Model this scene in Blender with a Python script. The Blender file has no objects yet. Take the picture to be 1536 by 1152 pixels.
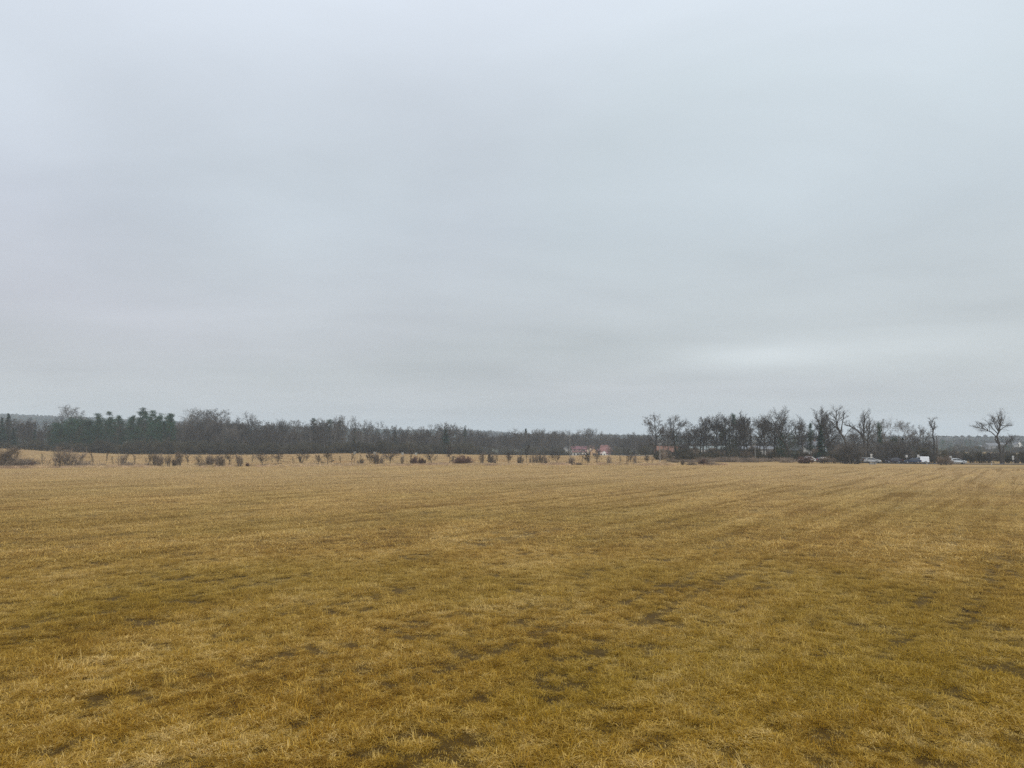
import bpy, math, random
import numpy as np
from math import radians as R

# ------------------------------------------------------------------ camera, sky, sun, exposure
scene = bpy.context.scene
COL = scene.collection
F_PX, HOR, CAM_Z = 1130.0, 668.0, 4.5           # focal length and eye level in photograph pixels (1536 x 1152)
PITCH = math.atan((HOR - 576) / F_PX)
cam_d = bpy.data.cameras.new('camera'); cam = bpy.data.objects.new('camera', cam_d); COL.objects.link(cam)
cam_d.sensor_width = 36; cam_d.lens = F_PX / 1536 * 36; cam_d.clip_start = 0.1; cam_d.clip_end = 12000
cam.location = (0, 0, CAM_Z); cam.rotation_euler = (math.pi / 2 + PITCH, 0, 0)
scene.camera = cam

SUN_EL, SUN_AZ = R(42), R(150)                  # azimuth clockwise from +Y
world = bpy.data.worlds.new('World'); scene.world = world; world.use_nodes = True
def build_world():
    nt = world.node_tree; nt.nodes.clear(); N, L = nt.nodes.new, nt.links.new
    out = N('ShaderNodeOutputWorld'); bg = N('ShaderNodeBackground'); bg.inputs[1].default_value = 0.1
    sky = N('ShaderNodeTexSky'); sky.sky_type = 'NISHITA'; sky.sun_disc = False
    sky.sun_elevation = SUN_EL; sky.sun_rotation = SUN_AZ; sky.dust_density = 3
    geo = N('ShaderNodeTexCoord'); sep = N('ShaderNodeSeparateXYZ'); L(geo.outputs['Generated'], sep.inputs[0])
    def m(op, a, b=None, c=None):
        n = N('ShaderNodeMath'); n.operation = op
        for i, v in enumerate((a, b, c)):
            if v is None: continue
            if isinstance(v, (int, float)): n.inputs[i].default_value = v
            else: L(v, n.inputs[i])
        return n.outputs[0]
    zc = m('MAXIMUM', sep.outputs[2], 0.0)
    den = m('ADD', zc, 0.10)
    cmb = N('ShaderNodeCombineXYZ')             # direction projected on the cloud layer
    L(m('DIVIDE', sep.outputs[0], den), cmb.inputs[0]); L(m('DIVIDE', sep.outputs[1], den), cmb.inputs[1])
    def noise(scale, detail, rough, off, sx=1.0, sy=1.0):
        mp = N('ShaderNodeMapping'); mp.inputs['Location'].default_value = off; mp.inputs['Scale'].default_value = (sx, sy, 1)
        L(cmb.outputs[0], mp.inputs[0])
        n = N('ShaderNodeTexNoise'); n.inputs['Scale'].default_value = scale; n.inputs['Detail'].default_value = detail
        n.inputs['Roughness'].default_value = rough; n.inputs['Distortion'].default_value = 0.35
        L(mp.outputs[0], n.inputs['Vector']); return n.outputs[0]
    n1 = noise(0.50, 3, 0.45, (3.1, 7.7, 0)); n2 = noise(1.5, 7, 0.58, (11.3, 2.9, 0), 0.7, 1.0); n3 = noise(0.30, 2, 0.4, (21.0, 5.5, 0))
    # overcast layer: brighter overhead than at the horizon
    lum = m('ADD', m('MULTIPLY_ADD', zc, 0.17, 0.425), m('MULTIPLY', m('POWER', zc, 3.0), 0.75))
    var = m('ADD', m('MULTIPLY', m('SUBTRACT', n1, 0.5), 0.42), m('MULTIPLY', m('SUBTRACT', n2, 0.5), 0.22))
    lum = m('MULTIPLY', lum, m('ADD', var, 1.0))
    # thin brighter break low over the right-hand fields
    def lobe(ax, el, wx, wz, amp):
        az = m('ARCTAN2', sep.outputs[0], sep.outputs[1])
        dx = m('DIVIDE', m('SUBTRACT', az, R(ax)), R(wx)); dz = m('DIVIDE', m('SUBTRACT', m('ARCSINE', sep.outputs[2]), R(el)), R(wz))
        return m('MULTIPLY', m('EXPONENT', m('MULTIPLY', m('ADD', m('MULTIPLY', dx, dx), m('MULTIPLY', dz, dz)), -1.0)), amp)
    lum = m('MULTIPLY', lum, m('ADD', m('ADD', lobe(27, 6.9, 13, 1.1, 0.15), lobe(18, 6.4, 5, 0.8, 0.22)), m('ADD', m('ADD', lobe(-14, 6.5, 26, 3.2, -0.06), lobe(-35, 20, 5, 5.5, 0.12)), 1.0)))
    tint = N('ShaderNodeValToRGB'); tint.color_ramp.elements[0].position = 0.34; tint.color_ramp.elements[1].position = 0.66
    tint.color_ramp.elements[0].color = (0.955, 0.985, 1.155, 1); tint.color_ramp.elements[1].color = (0.925, 1.04, 1.12, 1)
    L(m('ADD', m('MULTIPLY', sep.outputs[0], 0.22), n3), tint.inputs[0])
    low = N('ShaderNodeMixRGB'); low.inputs[1].default_value = (0.97, 1.02, 1.02, 1)
    L(m('MINIMUM', m('MULTIPLY', zc, 3.6), 1.0), low.inputs[0]); L(tint.outputs[0], low.inputs[2])
    mul = N('ShaderNodeMixRGB'); mul.blend_type = 'MULTIPLY'; mul.inputs[0].default_value = 1
    L(low.outputs[0], mul.inputs[1]); c = N('ShaderNodeCombineXYZ'); l10 = m('MULTIPLY', m('MULTIPLY', lum, 10.0), m('MINIMUM', m('MAXIMUM', m('MULTIPLY_ADD', sep.outputs[2], 25.0, 1.0), 0.0), 1.0))   # the sky ends at the horizon
    for i in range(3): L(l10, c.inputs[i])
    L(c.outputs[0], mul.inputs[2])
    mix = N('ShaderNodeMixRGB'); mix.inputs[0].default_value = 0.95
    L(sky.outputs[0], mix.inputs[1]); L(mul.outputs[0], mix.inputs[2]); L(mix.outputs[0], bg.inputs[0]); L(bg.outputs[0], out.inputs[0])
build_world()
sun_d = bpy.data.lights.new('sun', 'SUN'); sun_d.energy = 1.5; sun_d.angle = R(25); sun_d.color = (1, 0.97, 0.92)
sun = bpy.data.objects.new('sun', sun_d); COL.objects.link(sun)
sun.rotation_euler = (math.pi / 2 - SUN_EL, 0, math.pi - SUN_AZ)
sun.location = (0, -20, 60)
vs = scene.view_settings
scene.display_settings.display_device = 'sRGB'; vs.view_transform = 'Standard'; vs.look = 'None'; vs.exposure = 0.35; vs.gamma = 1; vs.use_curve_mapping = False
scene.render.engine = 'CYCLES'
cy = scene.cycles
cy.use_denoising = False; cy.max_bounces = 6; cy.diffuse_bounces = 3; cy.glossy_bounces = 2; cy.volume_bounces = 1; cy.transparent_max_bounces = 6
cy.use_adaptive_sampling = False; cy.use_light_tree = False; cy.caustics_reflective = False; cy.caustics_refractive = False

# ------------------------------------------------------------------ helpers
def ray(px, py):
    cx, cyy = (px - 768) / F_PX, (576 - py) / F_PX
    return np.array((cx, math.cos(PITCH) - math.sin(PITCH) * cyy, math.sin(PITCH) + math.cos(PITCH) * cyy))
def pt(px, py, Y):
    v = ray(px, py); return np.array((0, 0, CAM_Z)) + v * (Y / v[1])
def gx(px, Y): return pt(px, HOR + 20, Y)[0]
def sst(a, b, v):
    t = np.clip((v - a) / (b - a), 0, 1); return t * t * (3 - 2 * t)
def vnoise(x, y, seed=0):
    x = np.asarray(x, float); y = np.asarray(y, float); xi = np.floor(x).astype(np.int64); yi = np.floor(y).astype(np.int64)
    fx = x - xi; fy = y - yi; fx = fx * fx * (3 - 2 * fx); fy = fy * fy * (3 - 2 * fy)
    def h(a, b):
        n = (a * 374761393 + b * 668265263 + seed * 1442695041) & 0xFFFFFFFF
        n = ((n ^ (n >> 13)) * 1274126177) & 0xFFFFFFFF
        return ((n ^ (n >> 16)) & 0xFFFF) / 65535.0
    return (h(xi, yi) * (1 - fx) + h(xi + 1, yi) * fx) * (1 - fy) + (h(xi, yi + 1) * (1 - fx) + h(xi + 1, yi + 1) * fx) * fy
def fbm(x, y, seed=0, o=3):
    s = 0; a = 0.5
    for k in range(o):
        s = s + a * vnoise(x * 2 ** k, y * 2 ** k, seed + k * 17); a *= 0.5
    return s / (1 - 0.5 ** o)
ROW_A = R(34.5)                                   # the drilling rows of the near field run this far right of the view axis
def rowuv(x, y): return x * math.sin(ROW_A) + y * math.cos(ROW_A), x * math.cos(ROW_A) - y * math.sin(ROW_A)
def terrain(x, y):
    x = np.asarray(x, float); y = np.asarray(y, float)
    g = np.interp(x, [-700, -400, -217, -190, -160, -104, -67, -20, 25, 80, 130, 300, 800], [6, 5, 3.4, 2.0, .8, .6, 1.2, .3, 0.0, .3, 0, -.3, -.3])
    z = g * sst(165, 320, y)
    z = z - 0.55 * sst(150, 200, y) * sst(70, 105, x)
    z = z - 3.2 * sst(335, 430, y) * sst(-40, 0, x) * (1 - sst(110, 180, x))
    q = x / np.maximum(y, 500)
    hl = np.interp(q, [-1.6, -1.0, -.68, -.60, -.34, -.15, 0], [46, 54, 49, 43, 22, 2, 0]); hm = np.interp(q, [-1.2, -.68, -.34, -.07, .08, .3, .68, 1.4], [15, 12, 12, 37, 23, 12, 9, 18])
    z = z + (hl + 7 * (fbm(x / 260, y / 260, 5) - .5)) * sst(620, 1900, y) + hm * sst(620, 2900, y)
    u, v = rowuv(x, y)
    near = 1 - sst(160, 200, y)
    z = z + near * (0.10 * (fbm(x / 26 + 9, y / 26, 3) - .5) + 0.05 * (fbm(u / 3.0, v / 0.9, 8, 2) - .5))
    return z
def tz(x, y): return float(terrain(x, y))

class MB:
    def __init__(s): s.V = []; s.F = []; s.T = []; s.n = 0; s.q = {}
    def raw(s, V, F, tone):
        s.V.append(V); s.F.append(np.asarray(F, np.int64) + s.n); s.T.append(tone); s.n += len(V)
    def add(s, verts, faces, tone=None):
        V = np.asarray(verts, float); t = np.full(len(V), .5) if tone is None else np.broadcast_to(tone, (len(V),)).astype(float); by = {}
        for f in faces: by.setdefault(len(f), []).append(f)
        base = s.n; s.V.append(V); s.T.append(t); s.n += len(V)
        for f in by.values(): s.F.append(np.asarray(f, np.int64) + base)
    def tube(s, pts, rad, k=3, tone=None, cap=False):
        n = len(pts); s.q.setdefault((n, k, cap), []).append((np.asarray(pts, float), np.asarray(rad, float), .5 if tone is None else tone))
    def flush(s):
        q, s.q = s.q, {}
        for (n, k, cap), L in q.items(): s.tubes(np.array([a for a, _, _ in L]), np.array([b for _, b, _ in L]), k, np.array([c for _, _, c in L]), cap)
    def tubes(s, P, Rd, k, tone, cap=False):       # many tubes at once: P (m, n, 3), Rd (m, n)
        m, n = P.shape[:2]; T = np.empty_like(P); T[:, 1:-1] = P[:, 2:] - P[:, :-2]; T[:, 0] = P[:, 1] - P[:, 0]; T[:, -1] = P[:, -1] - P[:, -2]
        T /= np.linalg.norm(T, axis=2)[..., None] + 1e-9; d = P[:, -1] - P[:, 0]; up = np.abs(d[:, 2]) < .8 * np.linalg.norm(d, axis=1) + 1e-9
        ref = np.where(up[:, None], (0, 0, 1.0), (1.0, 0, 0))[:, None, :]
        A = np.cross(T, np.broadcast_to(ref, T.shape)); A /= np.linalg.norm(A, axis=2)[..., None] + 1e-9; B = np.cross(T, A)
        an = 2 * math.pi * np.arange(k) / k; V = P[:, :, None] + Rd[:, :, None, None] * (np.cos(an)[:, None] * A[:, :, None] + np.sin(an)[:, None] * B[:, :, None])
        j = np.arange(k); i = np.arange(n - 1)[:, None]; f = np.stack([i * k + j, i * k + (j + 1) % k, (i + 1) * k + (j + 1) % k, (i + 1) * k + j], -1).reshape(-1, 4)
        F = (f[None] + (np.arange(m) * n * k)[:, None, None]).reshape(-1, 4); b0 = s.n; s.raw(V.reshape(-1, 3), F, np.repeat(tone, n * k).astype(float))
        if cap:
            o = (np.arange(m) * n * k)[:, None]; s.F.append(b0 + o + j[::-1][None]); s.F.append(b0 + o + (n - 1) * k + j[None])
    def ribbons(s, P0, P1, w, tone, rng):          # thinnest twigs: slim tapered strips
        d = P1 - P0; a = np.cross(d, rng.normal(0, 1, d.shape)); a = a / (np.linalg.norm(a, axis=1)[:, None] + 1e-9) * w[:, None]; m = len(P0)
        V = np.stack([P0 - a, P0 + a, P1 + a * .45, P1 - a * .45], 1).reshape(-1, 3); s.raw(V, np.arange(4 * m).reshape(-1, 4), np.repeat(tone, 4))
    def quads(s, C, A, B, tone=None):              # many small leaf faces: centres, half axes
        n = len(C); V = np.stack([C - A, C - 0.35 * A + B, C + A, C - 0.35 * A - B], 1).reshape(-1, 3)
        s.raw(V, np.arange(4 * n).reshape(-1, 4), np.repeat(np.full(n, .5) if tone is None else tone, 4))
    def box(s, c, d, tone=None, taper=1.0, tapy=None):
        x, y, z = [q / 2 for q in d]; tp = taper; ty = taper if tapy is None else tapy
        V = [(-x, -y, -z), (x, -y, -z), (x, y, -z), (-x, y, -z), (-x * tp, -y * ty, z), (x * tp, -y * ty, z), (x * tp, y * ty, z), (-x * tp, y * ty, z)]
        s.add(np.array(V) + np.array(c), [(3, 2, 1, 0), (4, 5, 6, 7), (0, 1, 5, 4), (1, 2, 6, 5), (2, 3, 7, 6), (3, 0, 4, 7)], tone)
    def mesh(s, name, mat, smooth=False):
        s.flush(); me = bpy.data.meshes.new(name); V = np.concatenate(s.V).astype(np.float32); me.vertices.add(len(V)); me.vertices.foreach_set('co', V.ravel())
        lv = np.concatenate([f.ravel() for f in s.F]); ln = np.concatenate([np.full(len(f), f.shape[1]) for f in s.F]); st = np.concatenate([[0], np.cumsum(ln)[:-1]])
        me.loops.add(len(lv)); me.loops.foreach_set('vertex_index', lv.astype(np.int32)); me.polygons.add(len(ln)); me.polygons.foreach_set('loop_start', st.astype(np.int32))
        at = me.attributes.new('tone', 'FLOAT', 'POINT'); at.data.foreach_set('value', np.concatenate(s.T).astype(np.float32)); me.materials.append(mat)
        me.polygons.foreach_set('use_smooth', np.full(len(ln), smooth)); me.update(calc_edges=True); return me
    def zmax(s):
        s.flush(); return max([float(v[:, 2].max()) for v in s.V if len(v)] or [0])
def link(name, data, parent=None, loc=None, rz=0, sc=None):
    o = bpy.data.objects.new(name, data); COL.objects.link(o)
    if parent: o.parent = parent
    if loc is not None: o.location = loc
    if rz: o.rotation_euler = (0, 0, rz)
    if sc is not None: o.scale = (sc,) * 3 if isinstance(sc, (int, float)) else sc
    return o
def tag(o, label, cat, group=None):
    o['label'] = label; o['category'] = cat
    if group: o['group'] = group
    return o

# ------------------------------------------------------------------ materials
MATS = {}
def mat(name, col, rough=0.8, var=0.0, tone=0.0, rnd=0.0, metal=0.0, noise=None, col2=None, spec=0.3, bump=0.0, trans=0.0):
    if name in MATS: return MATS[name]
    m = bpy.data.materials.new(name); m.use_nodes = True; nt = m.node_tree; N, L = nt.nodes.new, nt.links.new
    b = nt.nodes['Principled BSDF']; b.inputs['Roughness'].default_value = rough; b.inputs['Metallic'].default_value = metal
    b.inputs['Specular IOR Level'].default_value = spec
    cur = None
    if col2 is not None:
        n = N('ShaderNodeTexNoise'); n.inputs['Scale'].default_value = noise or 1.0; n.inputs['Detail'].default_value = 5
        g = N('ShaderNodeNewGeometry'); L(g.outputs['Position'], n.inputs['Vector'])
        r = N('ShaderNodeValToRGB'); r.color_ramp.elements[0].position = .38; r.color_ramp.elements[1].position = .62
        r.color_ramp.elements[0].color = (*col, 1); r.color_ramp.elements[1].color = (*col2, 1); L(n.outputs[0], r.inputs[0]); cur = r.outputs[0]
        if bump:
            bp = N('ShaderNodeBump'); bp.inputs['Strength'].default_value = bump; bp.inputs['Distance'].default_value = .05
            L(n.outputs[0], bp.inputs['Height']); L(bp.outputs[0], b.inputs['Normal'])
    hs = N('ShaderNodeHueSaturation')
    if cur: L(cur, hs.inputs['Color'])
    else: hs.inputs['Color'].default_value = (*col, 1)
    val = N('ShaderNodeMath'); val.operation = 'MULTIPLY_ADD'; val.inputs[1].default_value = tone * 2; val.inputs[2].default_value = 1 - tone
    a = N('ShaderNodeAttribute'); a.attribute_name = 'tone'; L(a.outputs['Fac'], val.inputs[0])
    oi = N('ShaderNodeObjectInfo'); v2 = N('ShaderNodeMath'); v2.operation = 'MULTIPLY_ADD'; v2.inputs[1].default_value = rnd * 2; v2.inputs[2].default_value = 1 - rnd
    L(oi.outputs['Random'], v2.inputs[0]); mm = N('ShaderNodeMath'); mm.operation = 'MULTIPLY'; L(val.outputs[0], mm.inputs[0]); L(v2.outputs[0], mm.inputs[1])
    L(mm.outputs[0], hs.inputs['Value']); L(hs.outputs[0], b.inputs['Base Color'])
    MATS[name] = m; return m
bark_dark = mat('bark_dark', (.034, .029, .025), .9, tone=.2, rnd=.25, noise=3, col2=(.058, .050, .043))
bark_grey = mat('bark_grey', (.085, .076, .066), .9, tone=.2, rnd=.25, noise=3, col2=(.14, .125, .11))
twig_dark = mat('twig_dark', (.055, .046, .040), .9, tone=.25, rnd=.3)
twig_brown = mat('twig_brown', (.19, .145, .105), .9, tone=.3, rnd=.3)
twig_grey = mat('twig_grey', (.10, .088, .076), .9, tone=.25, rnd=.3)
twig_red = mat('twig_red', (.15, .088, .068), .9, tone=.3, rnd=.25)
twig_under = mat('twig_under', (.062, .054, .034), .9, tone=.3, rnd=.3)
dry_leaf = mat('dry_leaf', (.22, .125, .06), .9, tone=.4, rnd=.2)
needle = mat('needle', (.017, .050, .023), .8, tone=.45, rnd=.3)
needle_blue = mat('needle_blue', (.020, .050, .032), .8, tone=.45, rnd=.25)
ivy_leaf = mat('ivy_leaf', (.035, .052, .026), .6, tone=.4, rnd=.25)
birch_bark = mat('birch_bark', (.34, .33, .30), .8, noise=2.5, col2=(.12, .11, .10))

def ground_nodes(m, blades):
    """winter grass: straw, olive and brown areas drawn out along the drilling rows; blades carry a tone of their own"""
    m.use_nodes = True; nt = m.node_tree; N, L = nt.nodes.new, nt.links.new; b = nt.nodes['Principled BSDF']
    b.inputs['Roughness'].default_value = .95; b.inputs['Specular IOR Level'].default_value = .1
    g = N('ShaderNodeNewGeometry')
    def noise(scale, det, sc, rot=-ROW_A, off=(0, 0, 0), rough=.55):
        mp = N('ShaderNodeMapping'); mp.vector_type = 'TEXTURE'; mp.inputs['Rotation'].default_value = (0, 0, rot)
        mp.inputs['Scale'].default_value = sc; mp.inputs['Location'].default_value = off; L(g.outputs['Position'], mp.inputs[0])
        n = N('ShaderNodeTexNoise'); n.inputs['Scale'].default_value = scale; n.inputs['Detail'].default_value = det; n.inputs['Roughness'].default_value = rough
        L(mp.outputs[0], n.inputs['Vector']); return n.outputs[0]
    def ramp(fac, stops):
        r = N('ShaderNodeValToRGB'); e = r.color_ramp.elements
        while len(e) < len(stops): e.new(.5)
        for q, (p_, c_) in zip(e, stops): q.position = p_; q.color = (*c_, 1) if len(c_) == 3 else c_
        L(fac, r.inputs[0]); return r.outputs[0]
    def mix(f, a, c, mode='MIX'):
        n = N('ShaderNodeMixRGB'); n.blend_type = mode
        for i, v in ((0, f), (1, a), (2, c)):
            if isinstance(v, (int, float)): n.inputs[i].default_value = v
            elif isinstance(v, tuple): n.inputs[i].default_value = (*v, 1)
            else: L(v, n.inputs[i])
        return n.outputs[0]
    S = GS if blades else GG
    big = noise(.08, 4, (1, 1.5, 1), off=(13, 5, 0)); rows = noise(.9, 4, (1, 26, 1), off=(3, 1, 0), rough=.6); med = noise(2.4, 7, (1, 1.3, 1), off=(40, 8, 0), rough=.72)
    broad_ = noise(.22, 3, (1, 1.6, 1), off=(21, 3, 0)); fine = noise(5.0, 4, (1, 1.2, 1), off=(7, 7, 0), rough=.65); tuft = noise(9.0, 3, (1, 1, 1), rough=.6)
    fac = mix(.42, med, broad_)
    if blades:                                       # every tuft has a shade of its own
        oi = N('ShaderNodeObjectInfo'); fac = mix(.20, fac, oi.outputs['Random'])
    col = ramp(fac, [(.37, S['brown']), (.455, S['ochre']), (.535, S['straw']), (.63, S['pale'])])
    col = mix(ramp(big, [(.43, (0, 0, 0)), (.62, (.42, .42, .42))]), col, ramp(fine, [(.35, S['olive']), (.65, S['moss'])]))
    sp = N('ShaderNodeSeparateXYZ'); L(g.outputs['Position'], sp.inputs[0])
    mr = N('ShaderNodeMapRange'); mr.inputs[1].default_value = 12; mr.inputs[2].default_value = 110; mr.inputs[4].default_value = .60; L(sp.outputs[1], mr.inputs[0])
    col = mix(mr.outputs[0], col, S['dry'])            # brighter grazing light on the straw put into the colour, stronger towards the hedge
    mr3 = N('ShaderNodeMapRange'); mr3.inputs[1].default_value = 16; mr3.inputs[2].default_value = 60; mr3.inputs[3].default_value = .2; L(sp.outputs[1], mr3.inputs[0])
    def rowf(st):                                     # the old rows are trampled away along the railway side
        r = ramp(rows, st); n = N('ShaderNodeMixRGB'); n.blend_type = 'MULTIPLY'; n.inputs[0].default_value = 1; L(r, n.inputs[1]); L(mr3.outputs[0], n.inputs[2]); return n.outputs[0]
    col = mix(rowf([(.36, (.6, .6, .6)), (.50, (0, 0, 0))]), col, mix(.72, col, S['brown']))
    col = mix(rowf([(.54, (0, 0, 0)), (.68, (.45, .45, .45))]), col, S['pale'])
    if blades:
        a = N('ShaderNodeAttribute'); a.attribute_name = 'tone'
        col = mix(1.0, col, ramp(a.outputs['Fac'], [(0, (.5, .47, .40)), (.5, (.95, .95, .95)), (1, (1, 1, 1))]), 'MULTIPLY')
    else:
        soil = noise(1.15, 5, (1, 1.3, 1), off=(2, 19, 0), rough=.6)
        col = mix(ramp(soil, [(.30, (1, 1, 1)), (.40, (0, 0, 0))]), col, S['soil'])
        # fields beyond the hedge are an even, smoother straw
        mr = N('ShaderNodeMapRange'); mr.inputs[1].default_value = 156; mr.inputs[2].default_value = 166; L(sp.outputs[1], mr.inputs[0])
        far = ramp(noise(.22, 5, (1, 5, 1), rot=1.57), [(.35, (.23, .145, .06)), (.5, (.31, .205, .09)), (.68, (.25, .185, .065))])
        col = mix(mr.outputs[0], col, far)
        mr2 = N('ShaderNodeMapRange'); mr2.inputs[1].default_value = 520; mr2.inputs[2].default_value = 700; L(sp.outputs[1], mr2.inputs[0])
        col = mix(mr2.outputs[0], col, ramp(noise(.006, 4, (1, 1, 1)), [(.4, (.045, .05, .04)), (.6, (.11, .12, .06))]))
        bp = N('ShaderNodeBump'); bp.inputs['Strength'].default_value = .9; bp.inputs['Distance'].default_value = .10
        L(mix(.4, fine, tuft), bp.inputs['Height']); L(bp.outputs[0], b.inputs['Normal'])
    L(col, b.inputs['Base Color'])
    if blades:                                      # withered blades let some light through
        tr = N('ShaderNodeBsdfTranslucent'); L(col, tr.inputs[0]); ms = N('ShaderNodeMixShader'); ms.inputs[0].default_value = .35
        L(b.outputs[0], ms.inputs[1]); L(tr.outputs[0], ms.inputs[2]); L(ms.outputs[0], nt.nodes['Material Output'].inputs[0])
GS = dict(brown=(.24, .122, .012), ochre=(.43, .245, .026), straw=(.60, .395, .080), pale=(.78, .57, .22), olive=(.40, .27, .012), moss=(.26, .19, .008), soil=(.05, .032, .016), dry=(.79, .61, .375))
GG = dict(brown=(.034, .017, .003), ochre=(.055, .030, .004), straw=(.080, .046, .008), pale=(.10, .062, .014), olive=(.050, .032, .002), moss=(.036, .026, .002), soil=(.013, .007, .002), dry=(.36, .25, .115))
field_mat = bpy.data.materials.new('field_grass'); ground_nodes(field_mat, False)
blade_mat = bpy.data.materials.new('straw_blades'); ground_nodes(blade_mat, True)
verge_mat = mat('verge_straw', (.44, .31, .20), .95, tone=.4, rnd=.3, noise=.12, col2=(.52, .385, .21), spec=.1)
asphalt = mat('asphalt', (.055, .055, .056), .9, noise=1.2, col2=(.07, .07, .07), bump=.2)

# ------------------------------------------------------------------ ground: one sheet out to the hills
def axis(lo, hi, step0, grow, c=0.0):
    a = [c]; s = step0
    while a[-1] < hi: a.append(a[-1] + s); s *= grow
    b = [c]; s = step0
    while b[-1] > lo: b.append(b[-1] - s); s *= grow
    return np.array(sorted(set(b[1:] + a)))
xs = axis(-4200, 4200, 1.0, 1.028); ys = np.concatenate([np.arange(-900, -60, 60.0), np.arange(-60, 4, 4.0), np.arange(4, 60, .7), np.arange(60, 180, 1.6)])
yy = [180.0]; s_ = 2.0
while yy[-1] < 4300: yy.append(yy[-1] + s_); s_ *= 1.03
ys = np.concatenate([ys, yy])
def ground():
    X, Y = np.meshgrid(xs, ys); Z = terrain(X, Y); nx, ny = len(xs), len(ys)
    idx = np.arange(nx * ny).reshape(ny, nx)
    fs = np.stack([idx[:-1, :-1], idx[:-1, 1:], idx[1:, 1:], idx[1:, :-1]], -1).reshape(-1, 4)
    me = bpy.data.meshes.new('ground'); me.vertices.add(nx * ny); me.vertices.foreach_set('co', np.stack([X, Y, Z], -1).ravel())
    me.loops.add(fs.size); me.loops.foreach_set('vertex_index', fs.ravel()); me.polygons.add(len(fs)); me.polygons.foreach_set('loop_start', np.arange(0, fs.size, 4))
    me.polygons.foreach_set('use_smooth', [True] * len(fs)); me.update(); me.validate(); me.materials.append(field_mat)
    o = link('ground', me); o['kind'] = 'structure'; o['label'] = 'broad straw coloured winter field running back to wooded hills'
ground()

ROAD = [(420, 183), (300, 188), (210, 193), (150, 198), (118, 203), (98, 213), (84, 230), (72, 250), (58, 290), (46, 345)]
def road():
    P = np.array(ROAD, float); q = []
    for i in range(len(P) - 1):
        for t in np.linspace(0, 1, 8, endpoint=False): q.append(P[i] * (1 - t) + P[i + 1] * t)
    q.append(P[-1]); q = np.array(q)
    for _ in range(6): q[1:-1] = (q[:-2] + 2 * q[1:-1] + q[2:]) / 4
    def strip(name, o0, o1, up, m):
        V, Fc = [], []
        for i in range(len(q)):
            t = q[min(i + 1, len(q) - 1)] - q[max(i - 1, 0)]; t /= np.linalg.norm(t); n = np.array((-t[1], t[0]))
            zc = tz(*q[i]) + 0.12 + up
            for o in (o0, o1): V.append((*(q[i] + n * o), zc))
        for i in range(len(q) - 1): Fc.append((2 * i, 2 * i + 1, 2 * i + 3, 2 * i + 2))
        me = bpy.data.meshes.new(name); me.from_pydata(V, [], Fc); me.materials.append(m); return me
    r = link('road', strip('road', -3.0, 3.0, 0, asphalt)); r['kind'] = 'structure'; r['label'] = 'narrow country road along the far edge of the field'
    white = mat('road_paint', (.7, .7, .68), .7)
    for nm, a in (('edge_line', -2.8), ('edge_line', 2.7)): link(nm, strip(nm, a, a + .1, .004, white), r)
    return q
RQ = road()
def road_at(x):
    i = int(np.argmin(abs(RQ[:, 0] - x))); t = RQ[max(i - 1, 0)] - RQ[min(i + 1, len(RQ) - 1)]
    y = float(np.interp(x, RQ[::-1, 0], RQ[::-1, 1])); return y, math.atan2(t[1], t[0])

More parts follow.
